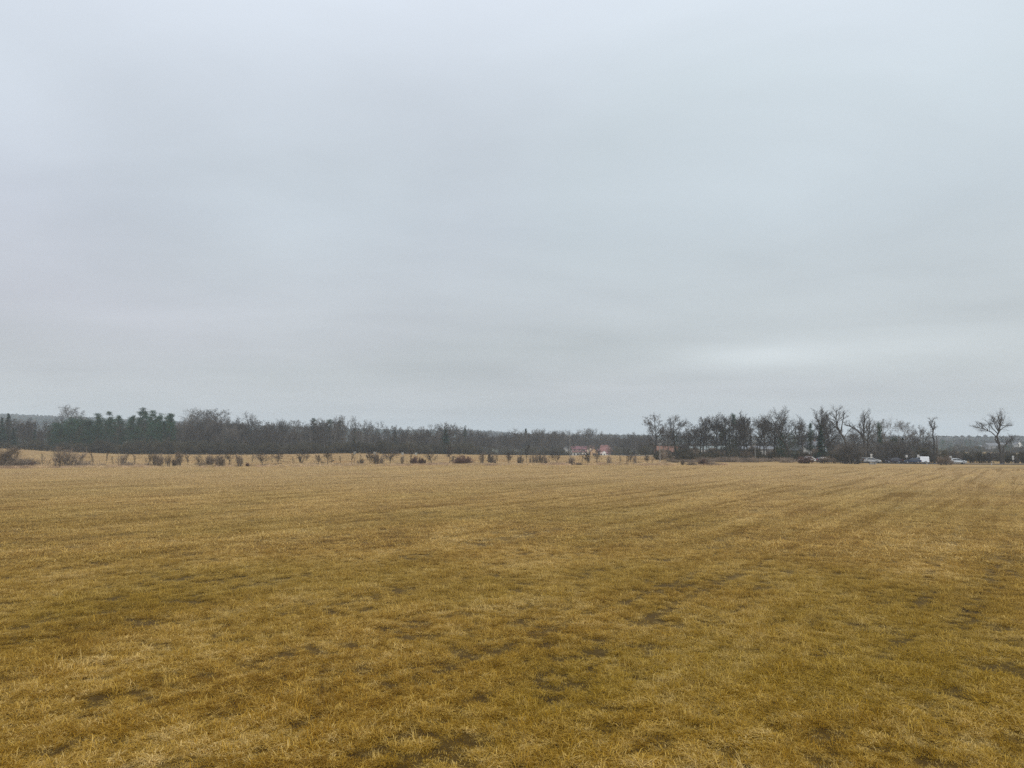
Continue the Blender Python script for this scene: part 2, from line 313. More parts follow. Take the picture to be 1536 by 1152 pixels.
# ------------------------------------------------------------------ plant generators
def unit(v): return v / (np.linalg.norm(v) + 1e-9)
def perp(rng, d):
    a = np.cross(d, (0, 0, 1.0) if abs(d[2]) < .95 else (1.0, 0, 0)); a = unit(a); b = np.cross(d, a); t = rng.uniform(0, 2 * math.pi)
    return math.cos(t) * a + math.sin(t) * b
def walk(rng, p, d, L, n, wander, up):
    pts = [np.array(p, float)]; d = unit(np.array(d, float)); ds = [d]
    for i in range(n):
        d = unit(d + rng.normal(0, wander, 3) + np.array((0, 0, up))); pts.append(pts[-1] + d * L / n); ds.append(d)
    return pts, ds
SPRAY = []
def spray(mb, rng, P):
    """last two orders of twigs, for all waiting branches at once"""
    if not SPRAY: return
    B = np.array([a for a, _ in SPRAY]); LB = np.array([b for _, b in SPRAY]); SPRAY.clear(); tw, tl, w = P['tw'], P['tl'], P['w']
    rep = np.clip(np.round(tw * (LB / LB.mean()) ** .8 * rng.uniform(.8, 1.2, len(LB))), 3, tw * 2.2).astype(int); ix = np.repeat(np.arange(len(B)), rep); m = len(ix)
    def along(Bp, t):
        q = t * (Bp.shape[1] - 1); i = np.minimum(q.astype(int), Bp.shape[1] - 2); f = (q - i)[:, None]; r = np.arange(len(Bp)); p0, p1 = Bp[r, i], Bp[r, i + 1]; d = p1 - p0
        return p0 * (1 - f) + p1 * f, d / (np.linalg.norm(d, axis=1)[:, None] + 1e-9)
    def fan(d, a0, av, up):
        s = rng.normal(0, 1, d.shape); s -= (s * d).sum(1)[:, None] * d; s /= np.linalg.norm(s, axis=1)[:, None] + 1e-9; a = np.radians(a0 + rng.normal(0, av, len(d)))[:, None]
        v = np.cos(a) * d + np.sin(a) * s; v[:, 2] += up; return v / (np.linalg.norm(v, axis=1)[:, None] + 1e-9)
    t = rng.uniform(.12, 1, m); p, d = along(B[ix], t); d1 = fan(d, 44, 12, .12); L = LB[ix] * P['twl'] * (1 - .5 * t) * rng.uniform(.6, 1.3, m)
    d2 = d1 + rng.normal(0, .22, d1.shape); d2[:, 2] += .12; d2 /= np.linalg.norm(d2, axis=1)[:, None]
    Q = np.stack([p, p + d1 * (L * .5)[:, None], p + d1 * (L * .5)[:, None] + d2 * (L * .5)[:, None]], 1); tone = rng.uniform(0, 1, m)
    mb.tubes(Q, np.stack([np.full(m, w * .62), np.full(m, w * .5), np.full(m, w * .3)], 1), 3, tone)
    j = np.repeat(np.arange(m), tl); t = rng.uniform(.1, 1, len(j)); p, d = along(Q[j], t); d1 = fan(d, 42, 14, .1); l = L[j] * .55 * (1 - .45 * t) * rng.uniform(.6, 1.3, len(j))
    mb.ribbons(p, p + d1 * l[:, None], np.full(len(j), w * .5), np.clip(tone[j] + rng.normal(0, .15, len(j)), 0, 1), rng)
def grow(bufs, rng, p, d, L, r, lev, P, pts=None):
    """bufs[lev] receives the wood of that order; P holds one entry per order"""
    n = P['seg'][lev]
    if pts is None: pts, ds = walk(rng, p, d, L, n, P['wan'][lev], P['up'][lev])
    else:
        pts = [np.array(q, float) for q in pts]; ds = [unit(pts[min(i + 1, len(pts) - 1)] - pts[max(i - 1, 0)]) for i in range(len(pts))]; n = len(pts) - 1
        L = sum(np.linalg.norm(pts[i + 1] - pts[i]) for i in range(n))
    tp = P['tap'][lev]; rad = [r * (1 - (1 - tp) * i / n) for i in range(n + 1)]
    if lev == 0: rad[0] *= 1.35
    bufs[lev].tube(pts, rad, P['k'][lev], rng.uniform(0, 1))
    if lev >= P['leaf']:
        SPRAY.append((np.array([pts[0], pts[n // 3], pts[(2 * n) // 3], pts[n]]), L)); return
    cnt = P['n'][lev]; cnt = max(2, int(round(cnt * (1 if lev == 0 or P.get('fix') else min(1.5, max(.35, L / P['ref'][lev]))))))
    t0 = P['t0'][lev]; az = rng.uniform(0, 6.28)
    for k in range(cnt):
        t = t0 + (1 - t0) * (k + rng.uniform(.1, .9)) / cnt; q = t * n; i = min(int(q), n - 1); f = q - i
        pos = pts[i] * (1 - f) + pts[i + 1] * f; dd = ds[i]; az += 2.4 + rng.normal(0, .5)
        ax = np.cross(dd, (0, 0, 1.0) if abs(dd[2]) < .95 else (1.0, 0, 0)); ax = unit(ax); bx = np.cross(dd, ax); side = math.cos(az) * ax + math.sin(az) * bx
        ang = R(P['ang'][lev] + rng.normal(0, P['angv'])) * (1.0 if lev else (1 - P['close'] * (t - t0) / (1 - t0 + 1e-6)))
        nd = math.cos(ang) * dd + math.sin(ang) * side
        tt = (t - t0) / (1 - t0 + 1e-6)
        if lev == 0: shape = P['shape'](tt)
        else: shape = 1 - .55 * tt
        cl = L * P['rat'][lev] * shape * rng.uniform(.72, 1.2)
        cr = max(P['rmin'], min(rad[i] * P['rr'][lev], cl * .035 + .004))
        grow(bufs, rng, pos, nd, cl, cr, lev + 1, P)
def leaves(mb, rng, centres, spread, n, size, flat=.6, tone0=.5):
    for c in centres:
        C = np.array(c) + rng.normal(0, 1, (n, 3)) * spread
        A = rng.normal(0, 1, (n, 3)); A[:, 2] *= flat; A = A / np.linalg.norm(A, axis=1)[:, None] * size * rng.uniform(.6, 1.3, (n, 1))
        B = np.cross(A, rng.normal(0, 1, (n, 3))); B = B / (np.linalg.norm(B, axis=1)[:, None] + 1e-9) * size * .42
        mb.quads(C, A, B, np.clip(tone0 + rng.normal(0, .22, n), 0, 1))

dome = lambda t: .55 + .75 * math.sin(math.pi * min(1, .15 + .75 * t)) * (1 - .25 * t)
ovl = lambda t: .35 + .85 * math.sin(math.pi * (.12 + .80 * t))
taper = lambda t: 1.05 - .80 * t
BASE = dict(seg=[8, 6, 4, 3, 2], wan=[.06, .13, .16, .2, .2], up=[.03, .07, .05, .03, .02], tap=[.25, .22, .3, .4, .5], k=[7, 5, 4, 3, 3], leaf=2, tw=10, tl=5, twl=.55, w=.024,
            n=[12, 8, 6, 4], t0=[.38, .25, .2, .2], ang=[55, 48, 45, 45], angv=9, close=.35, rat=[.34, .45, .45, .5], ref=[1, 4, 2, 1], rr=[.55, .6, .6, .6], rmin=.011, shape=ovl)
def PP(**k): d = dict(BASE); d.update(k); return d
OAK = PP(close=.2, n=[10, 9, 8, 4], t0=[.42, .28, .2, .2], ang=[58, 50, 48, 45], rat=[.50, .48, .45, .5], wan=[.09, .20, .22, .24, .2], tap=[.4, .22, .3, .4, .5], shape=dome)
ASH = PP(close=.15, tw=12, n=[17, 8, 7, 4], t0=[.28, .25, .2, .2], ang=[50, 45, 42, 45], rat=[.33, .48, .45, .5], up=[.03, .07, .05, .04, .02], shape=ovl)
THIN = PP(close=.15, n=[15, 6, 6, 4], t0=[.30, .25, .2, .2], ang=[46, 42, 40, 45], rat=[.23, .5, .5, .5], up=[.04, .09, .07, .04, .02], shape=ovl, wan=[.05, .13, .16, .2, .2])
FRUIT = PP(tw=6, tl=4, w=.022, n=[9, 8, 6, 4], t0=[.28, .2, .15, .2], ang=[58, 48, 45, 45], rat=[.62, .5, .45, .5], ref=[1, 1.4, .7, .5], wan=[.10, .18, .2, .2, .2], shape=dome, rmin=.009, close=.5)

PROTO = {}                                         # kind -> list of (parts [(name, mesh)], height)
def protos(kind, maker, n, seed0):
    PROTO[kind] = []
    for i in range(n):
        rng = np.random.default_rng(seed0 + i * 7); parts = maker(rng, i)
        H = max(mb.zmax() for _, mb, _ in parts)
        PROTO[kind].append(([(nm, mb.mesh(kind + '_' + nm, m)) for nm, mb, m in parts], H))
def broad(P, H, r, bark, twig, lean=.04, ivy=0.0, limbs=None):
    def mk(rng, i):
        T, C = MB(), MB(); bufs = [T, T, C, C, C]
        if limbs is None:
            d = unit(np.array((rng.normal(0, lean), rng.normal(0, lean), 1))); grow(bufs, rng, (0, 0, -.25), d, H, r, 0, P)
        else:
            for (pts, rr) in limbs:
                Q = dict(P); grow([T, C, C, C, C], rng, None, None, 0, rr, 0, Q, pts=pts)
        spray(C, rng, P); out = [('trunk', T, bark), ('crown', C, twig)]
        if ivy > 0:
            I = MB(); cs = [(rng.normal(0, .5 + .05 * H * math.sin(3 * t)), rng.normal(0, .5), t * H * ivy) for t in np.linspace(.04, 1, 46)]
            leaves(I, rng, cs, .42, 46, .15, .8); out.append(('ivy', I, ivy_leaf))
        return out
    return mk
def pine(H, cw, t0, seed_gap=.25, dens=1.0):
    def mk(rng, i):
        T, C = MB(), MB(); pts, ds = walk(rng, (0, 0, -.25), (rng.normal(0, .03), 0, 1), H, 9, .035, .02)
        T.tube(pts, [.24 * (1 - .85 * k / 9) for k in range(10)], 7, .5)
        nb = int(rng.integers(15, 21)); cs = []
        for k in range(nb):
            t = t0 + (1 - t0) * (k + rng.uniform(0, 1)) / nb; q = t * 9; a = min(int(q), 8); p = pts[a] * (1 - q + a) + pts[a + 1] * (q - a)
            az = rng.uniform(0, 6.28); tt = (t - t0) / (1 - t0); L = cw * (1.0 - .70 * tt ** 1.2) * rng.uniform(.4, 1.2); el = R(rng.uniform(5, 40) + 30 * tt)
            bp, _ = walk(rng, p, (math.cos(az) * math.cos(el), math.sin(az) * math.cos(el), math.sin(el)), L, 4, .14, .08)
            T.tube(bp, [.06, .05, .04, .03, .015], 4, .4)
            for s in (2, 3, 4):
                if rng.uniform() > seed_gap * (1 - .8 * tt): cs.append(bp[s] + rng.normal(0, .18, 3))
                if rng.uniform() > .35: cs.append(bp[s] + np.array((rng.normal(0, .5), rng.normal(0, .5), rng.uniform(.0, .35))))
        cs += [pts[-1], pts[-1] + np.array((0, 0, .25)), pts[-1] - np.array((.1, 0, .5))]
        leaves(C, rng, cs, np.array((.42, .42, .20)), int(44 * dens), .135, .7)
        return [('trunk', T, bark_dark), ('crown', C, needle)]
    return mk
def spruce(H, w, mat_=None, t0=.06, shag=1.0):
    def mk(rng, i):
        T, C = MB(), MB(); T.tube([(0, 0, -.25), (0, 0, H * .5), (0, 0, H)], [H * .016, H * .009, .02], 6, .4)
        nw = int(H * 2.6); 
        for k in range(nw):
            t = t0 + (1 - t0) * k / nw; z = t * H; L0 = w * (1 - t) ** .85 * (1 + .1 * math.sin(k * 1.7)) + .18
            for j in range(int(rng.integers(6, 9))):
                az = rng.uniform(0, 6.28); L = L0 * rng.uniform(.62, 1.15) * shag; m_ = max(4, int(L * 9)); s = np.linspace(.12, 1, m_)
                dirv = np.array((math.cos(az), math.sin(az), 0)); Cn = np.outer(s * L, dirv); Cn[:, 2] = z - .30 * L * s ** 1.2 + .12 * L * s ** 3 + .1
                Cn += rng.normal(0, .07, Cn.shape); n = len(Cn)
                A = np.tile(dirv, (n, 1)) * .22 + rng.normal(0, .12, (n, 3)); A[:, 2] -= .06; B = np.cross(A, (0, 0, 1.0)) * rng.uniform(.6, 1.2, (n, 1)) + rng.normal(0, .04, (n, 3))
                C.quads(Cn, A, B, np.clip(.4 + .25 * s + rng.normal(0, .15, n), 0, 1))
        return [('trunk', T, bark_dark), ('crown', C, mat_ or needle_blue)]
    return mk
def evergreen(H, w):                               # broad dark evergreen with a ragged rounded head
    def mk(rng, i):
        T, C = MB(), MB(); P = PP(n=[11, 7, 5, 3], t0=[.22, .2, .2, .2], rat=[w / H * 1.1, .45, .4, .5]); grow([T, T, C, C, C], rng, (0, 0, -.25), (0, 0, 1), H, .28, 0, P)
        spray(C, rng, P); cs = []
        for k in range(95):
            t = rng.uniform(.14, 1); rr = w * math.sin(math.pi * (.14 + .80 * t)) * rng.uniform(.25, 1.0) ** .6; a = rng.uniform(0, 6.28); cs.append((rr * math.cos(a), rr * math.sin(a), t * H))
        leaves(C, rng, cs, np.array((.55, .55, .32)), 36, .22, .7)
        return [('trunk', T, bark_dark), ('crown', C, needle)]
    return mk
def shrub(H, spread, stems, twig, dens=1.0, leafy=0, tall=False, ang=26, tw=7, w=.02):
    def mk(rng, i):
        T, C = MB(), MB(); P = PP(seg=[5, 4, 3, 2], wan=[.12, .17, .2, .2], up=[.06, .06, .03, .02], n=[int(7 * dens), int(5 * dens), 4], t0=[.18, .15, .1], ang=[36, 42, 45], rat=[.42, .5, .5], ref=[1, .9, .5], rmin=.009, leaf=1, tw=tw, tl=4, w=w,
               shape=ovl if tall else dome, close=.4)
        for k in range(stems):
            a = rng.uniform(0, 6.28); th = R(abs(rng.normal(0, ang))); b = rng.normal(0, spread * .18, 2)
            L = H * rng.uniform(.6, 1.08) * (1 - .25 * th); grow([T, C, C, C, C], rng, (b[0], b[1], -.12), (math.sin(th) * math.cos(a), math.sin(th) * math.sin(a), math.cos(th)), L, .012 * H + .012, 0, P)
        spray(C, rng, P)
        if leafy:
            cs = [(rng.normal(0, spread * .32), rng.normal(0, spread * .32), abs(rng.normal(.3, .25)) * H) for _ in range(leafy)]
            leaves(C, rng, cs, .18, 14, .06, 1)
        return [('stems', T, twig if twig is not twig_brown else bark_grey), ('branches', C, twig)]
    return mk
def bramble(H, w, twig):
    def mk(rng, i):
        T, C = MB(), MB()
        for k in range(170):
            a = rng.uniform(0, 6.28); b = rng.normal(0, w * .30, 2); th = R(rng.uniform(8, 62)); L = H * rng.uniform(.6, 1.25)
            p, _ = walk(rng, (b[0], b[1], -.08), (math.sin(th) * math.cos(a), math.sin(th) * math.sin(a), math.cos(th)), L, 5, .16, -.04)
            (T if k % 3 == 0 else C).tube(p, [.020, .018, .016, .014, .012, .008], 3, rng.uniform(0, 1))
            for q in (2, 3, 4):
                for _ in range(3):
                    e, _d = walk(rng, p[q], rng.normal(0, 1, 3) + np.array((0, 0, .6)), L * rng.uniform(.15, .35), 2, .2, .0); C.tube(e, [.014, .011, .008], 3, rng.uniform(0, 1))
        return [('stems', T, twig), ('branches', C, twig)]
    return mk
protos('oak', broad(OAK, 13, .38, bark_dark, twig_dark), 4, 101)
protos('oak_ivy', broad(OAK, 14, .36, bark_dark, twig_dark, ivy=.62), 2, 151)
protos('ash', broad(ASH, 14, .30, bark_dark, twig_dark), 5, 201)
protos('ash_ivy', broad(ASH, 14, .26, bark_dark, twig_dark, ivy=.72), 2, 251)
protos('grey', broad(OAK, 13, .26, bark_grey, twig_grey), 3, 301)
protos('thin', broad(THIN, 15, .17, bark_dark, twig_dark, .03), 6, 401)
protos('slim_grey', broad(THIN, 15, .18, bark_grey, twig_grey, .03), 4, 431)
protos('birch', broad(THIN, 14, .09, birch_bark, twig_grey, .03), 2, 451)
protos('pine', pine(16, 2.6, .42, .3), 6, 501)
protos('flat_pine', pine(16, 1.9, .70, .72, .7), 1, 551)
protos('dense_pine', pine(13, 2.6, .2, .1, 1.2), 2, 571)
protos('spruce', spruce(13, 2.5), 3, 601)
protos('slim_spruce', spruce(15, 2.7), 2, 651)
protos('evergreen', evergreen(12, 3.4), 3, 701)
protos('fruit', broad(FRUIT, 3.6, .105, bark_dark, twig_dark, .08), 5, 801)
protos('sapling', broad(PP(leaf=1, tw=12, tl=4, w=.028, n=[9, 5, 4, 3], t0=[.3, .2, .2, .2], rat=[.24, .45, .5, .5], ref=[1, .7, .4, .3], up=[.04, .1, .06, .03, 0], rmin=.008), 4, .05, bark_dark, twig_dark, .04), 3, 851)
protos('multi', shrub(3.8, 3.0, 13, twig_brown, 1.0, tall=True, ang=22, tw=9), 4, 901)
protos('bushy', shrub(3.0, 2.2, 16, twig_brown, 1.35, leafy=6, ang=24, tw=8, w=.022), 4, 951)
protos('red_bush', shrub(2.6, 2.6, 26, twig_red, 1.35, ang=36, tw=13, w=.024), 3, 1001)
protos('bramble', bramble(1.7, 3.4, twig_brown), 4, 1051)
protos('under', shrub(5.0, 4.2, 22, twig_under, 1.5, ang=28, tw=12, w=.04), 4, 1101)
protos('thicket', shrub(6.4, 6.0, 30, twig_grey, 1.5, ang=30, tw=12, w=.035), 3, 1151)

def plant(kind, var, name, label, cat, group, x, y, h, rz=0.0, wide=1.0, z=None):
    parts, H = PROTO[kind][var % len(PROTO[kind])]; s = h / H
    e = link(name, None, None, (x, y, tz(x, y) if z is None else z), rz, (s * wide, s * wide, s)); e.empty_display_size = .3
    for nm, me in parts:
        o = link(nm, me, e)
        if nm in ('stems', 'branches', 'crown', 'ivy'): o['kind'] = 'stuff'      # twigs and needles too small to pick apart
    return tag(e, label, cat, group)
BULK = dict(bushy=1.25, red_bush=1.1, multi=1.32, under=1.18, thicket=1.18, fruit=1.4, bramble=1.15, sapling=1.35)   # a few stray shoots stand above the body of a bush
def by_top(kind, var, name, label, cat, group, px, ytop, Y, rz=0.0, wide=1.0, pxw=None):
    x = gx(px, Y); h = (pt(px, ytop, Y)[2] - tz(x, Y)) * BULK.get(kind, 1.0); return plant(kind, var, name, label, cat, group, x, Y, h, rz, wide)

# instancer for uncountable stuff
def proto_coll(name, meshes):
    c = bpy.data.collections.new(name)
    for i, me in enumerate(meshes): c.objects.link(bpy.data.objects.new('%s_%02d' % (name, i), me))
    return c
def scatter(name, label, cat, coll, P, sc, rz, ix, tilt=None):
    me = bpy.data.meshes.new(name); n = len(P); me.vertices.add(n); me.vertices.foreach_set('co', np.asarray(P, np.float32).ravel())
    sc = np.asarray(sc, np.float32); sc3 = np.repeat(sc[:, None], 3, 1) if sc.ndim == 1 else sc
    rot = np.zeros((n, 3), np.float32); rot[:, 2] = rz
    if tilt is not None: rot[:, :2] = tilt
    for nm, ty, key, d in (('sc3', 'FLOAT_VECTOR', 'vector', sc3), ('rot', 'FLOAT_VECTOR', 'vector', rot), ('ix', 'INT', 'value', np.asarray(ix, np.int32))):
        a = me.attributes.new(nm, ty, 'POINT'); a.data.foreach_set(key, d.ravel())
    o = link(name, me); o['kind'] = 'stuff'; o['label'] = label; o['category'] = cat
    ng = bpy.data.node_groups.new(name, 'GeometryNodeTree'); ng.interface.new_socket('Geometry', in_out='INPUT', socket_type='NodeSocketGeometry'); ng.interface.new_socket('Geometry', in_out='OUTPUT', socket_type='NodeSocketGeometry')
    N, L = ng.nodes.new, ng.links.new; gi, go = N('NodeGroupInput'), N('NodeGroupOutput')
    ci = N('GeometryNodeCollectionInfo'); ci.inputs['Collection'].default_value = coll; ci.inputs['Separate Children'].default_value = True; ci.inputs['Reset Children'].default_value = True
    ip = N('GeometryNodeInstanceOnPoints'); ip.inputs['Pick Instance'].default_value = True
    def at(nm, ty):
        a = N('GeometryNodeInputNamedAttribute'); a.data_type = ty; a.inputs['Name'].default_value = nm; return [s for s in a.outputs if s.enabled][0]
    L(gi.outputs[0], ip.inputs['Points']); L(ci.outputs[0], ip.inputs['Instance']); L(at('ix', 'INT'), ip.inputs['Instance Index'])
    L(at('rot', 'FLOAT_VECTOR'), ip.inputs['Rotation']); L(at('sc3', 'FLOAT_VECTOR'), ip.inputs['Scale']); L(ip.outputs[0], go.inputs[0])
    md = o.modifiers.new('scatter', 'NODES'); md.node_group = ng; return o

# ------------------------------------------------------------------ the field's grass
def tuft_mesh(rng, n, L, w, lodge, spread, mat_h=.03, m=None):
    mb = MB()
    for k in range(n):
        a = rng.uniform(0, 6.28); b = rng.normal(0, spread, 2); l = L * rng.uniform(.5, 1.25); th = R(min(85, abs(rng.normal(lodge, 20)))); hd = np.array((math.cos(a), math.sin(a)))
        sd = np.array((-hd[1], hd[0])) * w * rng.uniform(.6, 1.3); pts = []
        p = np.array((b[0], b[1], rng.uniform(-.01, mat_h))); t = th * (.45 if lodge < 75 else .9); V = []
        for s in range(3):
            ww = (1, .8, .12)[s]; V += [(p[0] - sd[0] * ww, p[1] - sd[1] * ww, p[2]), (p[0] + sd[0] * ww, p[1] + sd[1] * ww, p[2])]
            p = p + l / 2 * np.array((hd[0] * math.sin(t), hd[1] * math.sin(t), math.cos(t))); t = min(1.62, t + th * .7)
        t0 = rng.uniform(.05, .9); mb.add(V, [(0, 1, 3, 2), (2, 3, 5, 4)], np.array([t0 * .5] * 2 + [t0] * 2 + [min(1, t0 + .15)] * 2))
    return mb.mesh('grass_tuft', m or blade_mat)
def on_ground(px, py):
    r_ = ray(px, py); t = -CAM_Z / r_[2]; return r_[0] * t, r_[1] * t
TRACKS = []
for a_, b_ in ((500, 757), (820, 737), (600, 792), (1120, 713), (300, 850), (1350, 742), (1480, 760), (900, 775)):
    v_ = rowuv(*on_ground(a_, b_))[1]; TRACKS += [v_, v_ + 1.7]
def grass():
    rng = np.random.default_rng(5)
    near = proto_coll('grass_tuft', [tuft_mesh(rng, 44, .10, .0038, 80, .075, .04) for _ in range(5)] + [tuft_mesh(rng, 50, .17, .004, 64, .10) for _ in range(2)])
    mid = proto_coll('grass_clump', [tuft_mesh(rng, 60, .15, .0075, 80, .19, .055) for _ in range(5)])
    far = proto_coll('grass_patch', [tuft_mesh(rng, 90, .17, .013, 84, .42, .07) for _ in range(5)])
    P, S, Z, I = [], [], [], []
    def zone(r0, r1, dens, cut):
        w = R(41); n = int(dens * w * (r1 ** 2 - r0 ** 2)); r = np.sqrt(rng.uniform(r0 ** 2, r1 ** 2, n)); a = rng.uniform(-w, w, n); x, y = r * np.sin(a), r * np.cos(a)
        u, v = rowuv(x, y); d = .26 * fbm(x / 1.3, y / 1.3, 31) + .58 * fbm(x / .27, y / .27, 37, 2) + .16 * fbm(u / 22, v / 1.2, 41, 2)
        for v0 in TRACKS: d = d - .12 * np.exp(-((v - v0 + .25 * np.sin(u / 9 + v0)) / .22) ** 2) * (.4 + .9 * fbm(u / 6, v0 + 0 * u, 47, 2))
        cut = np.quantile(d, cut); k = (d > cut + rng.normal(0, .03, n)) & (y < 168); x, y, d = x[k], y[k], d[k]; return x, y, d, cut
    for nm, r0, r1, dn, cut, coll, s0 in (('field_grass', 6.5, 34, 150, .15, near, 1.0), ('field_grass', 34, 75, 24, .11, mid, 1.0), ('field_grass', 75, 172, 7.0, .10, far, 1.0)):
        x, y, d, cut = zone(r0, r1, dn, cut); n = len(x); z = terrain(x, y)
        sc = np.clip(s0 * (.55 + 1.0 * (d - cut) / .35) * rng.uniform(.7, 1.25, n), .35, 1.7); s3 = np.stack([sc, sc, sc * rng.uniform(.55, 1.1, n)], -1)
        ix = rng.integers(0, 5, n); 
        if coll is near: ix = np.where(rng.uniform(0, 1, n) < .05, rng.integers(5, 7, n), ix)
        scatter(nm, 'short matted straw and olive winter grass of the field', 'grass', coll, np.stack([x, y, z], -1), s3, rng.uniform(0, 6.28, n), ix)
    moss = proto_coll('moss_tuft', [tuft_mesh(rng, 26, .05, .004, 60, .07, .005) for _ in range(3)]); w = R(41); n = int(14 * w * (26 ** 2 - 6.5 ** 2)); r = np.sqrt(rng.uniform(6.5 ** 2, 26 ** 2, n)); a = rng.uniform(-w, w, n); x, y = r * np.sin(a), r * np.cos(a)
    scatter('moss_grass', 'tiny mossy grass between the tufts of the field', 'grass', moss, np.stack([x, y, terrain(x, y)], -1), np.stack([rng.uniform(.5, 1.3, n)] * 3, -1), rng.uniform(0, 6.28, n), rng.integers(0, 3, n))
grass()
def second_field():
    rng = np.random.default_rng(15); c = proto_coll('stubble', [tuft_mesh(rng, 60, .22, .018, 80, .5, .06, mat('stubble', (.40, .255, .115), .95, tone=.45, rnd=.35, noise=.08, col2=(.50, .36, .19), spec=.1)) for _ in range(4)])
    n = 30000; y = rng.uniform(172, 322, n); x = y * rng.uniform(-.72, .2, n); k = fbm(x / 9, y / 3, 71) > rng.uniform(.3, .6, n); x, y = x[k], y[k]; n = len(x)
    scatter('stubble_grass', 'thin pale grass of the second field behind the hedge', 'grass', c, np.stack([x, y, terrain(x, y)], -1), rng.uniform(.6, 1.3, n), rng.uniform(0, 6.28, n), rng.integers(0, 4, n))
second_field()

# tall pale grass along the hedge line
def verge():
    rng = np.random.default_rng(9); ms = []
    for _ in range(4):
        mb = MB()
        for k in range(70):
            a = rng.uniform(0, 6.28); b = rng.normal(0, .55, 2); l = rng.uniform(.35, 1.0); p, _d = walk(rng, (b[0], b[1], -.05), (math.cos(a) * .35, math.sin(a) * .35, 1), l, 3, .18, -.05); mb.tube(p, [.012, .012, .011, .016], 3, rng.uniform(0, 1))
        ms.append(mb.mesh('verge_tuft', verge_mat))
    c = proto_coll('verge_tuft', ms); px = rng.uniform(-60, 1120, 6500); Y = HEDGE_Y(px) + rng.normal(0, 2.4, 6500); x = np.array([gx(a, b) for a, b in zip(px, Y)])
    d = fbm(x / 5, Y / 5, 77); k = d > .50; x, Y, d = x[k], Y[k], d[k]; n = len(x)
    scatter('verge_grass', 'tall withered pinkish grass along the hedge line', 'grass', c, np.stack([x, Y, terrain(x, Y)], -1), rng.uniform(.35, .8, n) * (.35 + d), rng.uniform(0, 6.28, n), rng.integers(0, 4, n))
def HEDGE_Y(px): return np.interp(px, [-100, 0, 250, 500, 700, 900, 1060, 1190], [150, 150, 156, 166, 172, 174, 170, 178])
verge()

# ------------------------------------------------------------------ hedge line: each shrub and small tree by itself
HG = 'shrubs and small trees along the hedge line'
HEDGE = [  # kind, px, y top, width factor, label
 ('bushy', 4, 673, 1.3, 'tall tangled brown thornbush at the start of the hedge line below the rising field'),
 ('bramble', 22, 685, 1.2, None), ('bramble', 37, 686, 1.3, None), ('red_bush', 49, 692, .8, None), ('sapling', 64, 686, .9, None),
 ('multi', 92, 676, 1.25, 'large many-stemmed bare shrub fanning out from the hedge line, left of its twin'), ('multi', 112, 677, 1.3, 'large many-stemmed bare shrub with dense base, right of its twin'), ('bramble', 124, 690, 1.1, None),
 ('sapling', 137, 680, .5, None), ('sapling', 159, 681, .5, None), ('multi', 183, 683, .8, None), ('bramble', 192, 692, 1.1, None), ('sapling', 203, 684, .7, None), ('bushy', 238, 683, .85, None),
 ('bramble', 222, 694, 1, None), ('multi', 268, 682, .9, None), ('bushy', 262, 690, 1, None), ('sapling', 282, 682, .8, None), ('bushy', 313, 684, 1.05, None), ('bramble', 300, 693, 1, None), ('bushy', 331, 685, 1.0, None),
 ('fruit', 345, 682, .8, None), ('multi', 358, 683, .6, None), ('red_bush', 372, 693, .9, None), ('fruit', 393, 683, 1.15, None), ('bramble', 400, 695, 1.2, None), ('fruit', 417, 682, 1.0, None), ('fruit', 450, 681, 1.0, None),
 ('fruit', 492, 681, 1.2, None), ('bramble', 505, 694, 1.1, None), ('sapling', 527, 680, .8, None), ('bushy', 542, 689, 1.1, None), ('fruit', 556, 680, .8, None), ('bushy', 565, 681, .7, None), ('fruit', 586, 679, 1.1, None),
 ('bramble', 597, 694, 1.2, None), ('sapling', 617, 672, .8, 'dark slender sapling standing taller than its neighbours beside a red-brown bush'), ('red_bush', 622, 684, .8, None), ('red_bush', 633, 685, .9, None), ('fruit', 647, 681, .9, None),
 ('fruit', 673, 676, .95, 'bare spreading fruit tree beside the broad red-brown bush'), ('red_bush', 687, 683, 1.1, None), ('red_bush', 699, 683, 1.2, 'broad red-brown bush, widest of the red bushes in the hedge'), ('multi', 723, 682, .6, None), ('bushy', 737, 682, .7, None),
 ('sapling', 747, 683, .8, None), ('fruit', 765, 682, .6, None), ('bushy', 780, 684, .8, None), ('sapling', 789, 673, .8, None), ('multi', 801, 683, .8, None), ('multi', 810, 682, .9, None), ('bushy', 818, 684, .6, None),
 ('fruit', 837, 681, .9, None), ('bushy', 856, 687, 1.0, None), ('bramble', 868, 693, 1.0, None), ('fruit', 883, 682, .8, None), ('fruit', 895, 679, .85, None), ('multi', 914, 686, .8, None), ('sapling', 930, 687, .5, None),
 ('fruit', 946, 680, .7, None), ('multi', 952, 683, .5, None), ('bramble', 958, 692, .9, None), ('fruit', 971, 685, .8, None), ('bramble', 997, 692, 1.0, None), ('sapling', 1017, 682, .5, None), ('bushy', 1024, 690, .9, None),
 ('bramble', 1037, 692, 1.1, None), ('red_bush', 1054, 688, 1.1, None), ('bramble', 1066, 691, 1.1, None)]
HNAME = {'bushy': ('hedge_shrub', 'dense twiggy brown shrub in the hedge line before the second field', 'shrub'), 'bramble': ('bramble', 'low tangled brown bramble clump in the hedge line grass', 'bramble'),
         'red_bush': ('red_shrub', 'small red-brown leafless bush in the hedge line', 'shrub'), 'sapling': ('sapling', 'thin bare sapling standing in the hedge line', 'sapling'),
         'multi': ('hedge_shrub', 'bare shrub with several upright stems in the hedge line', 'shrub'), 'fruit': ('small_tree', 'small bare tree with a spreading crown in the hedge line', 'tree')}
rng = np.random.default_rng(77)
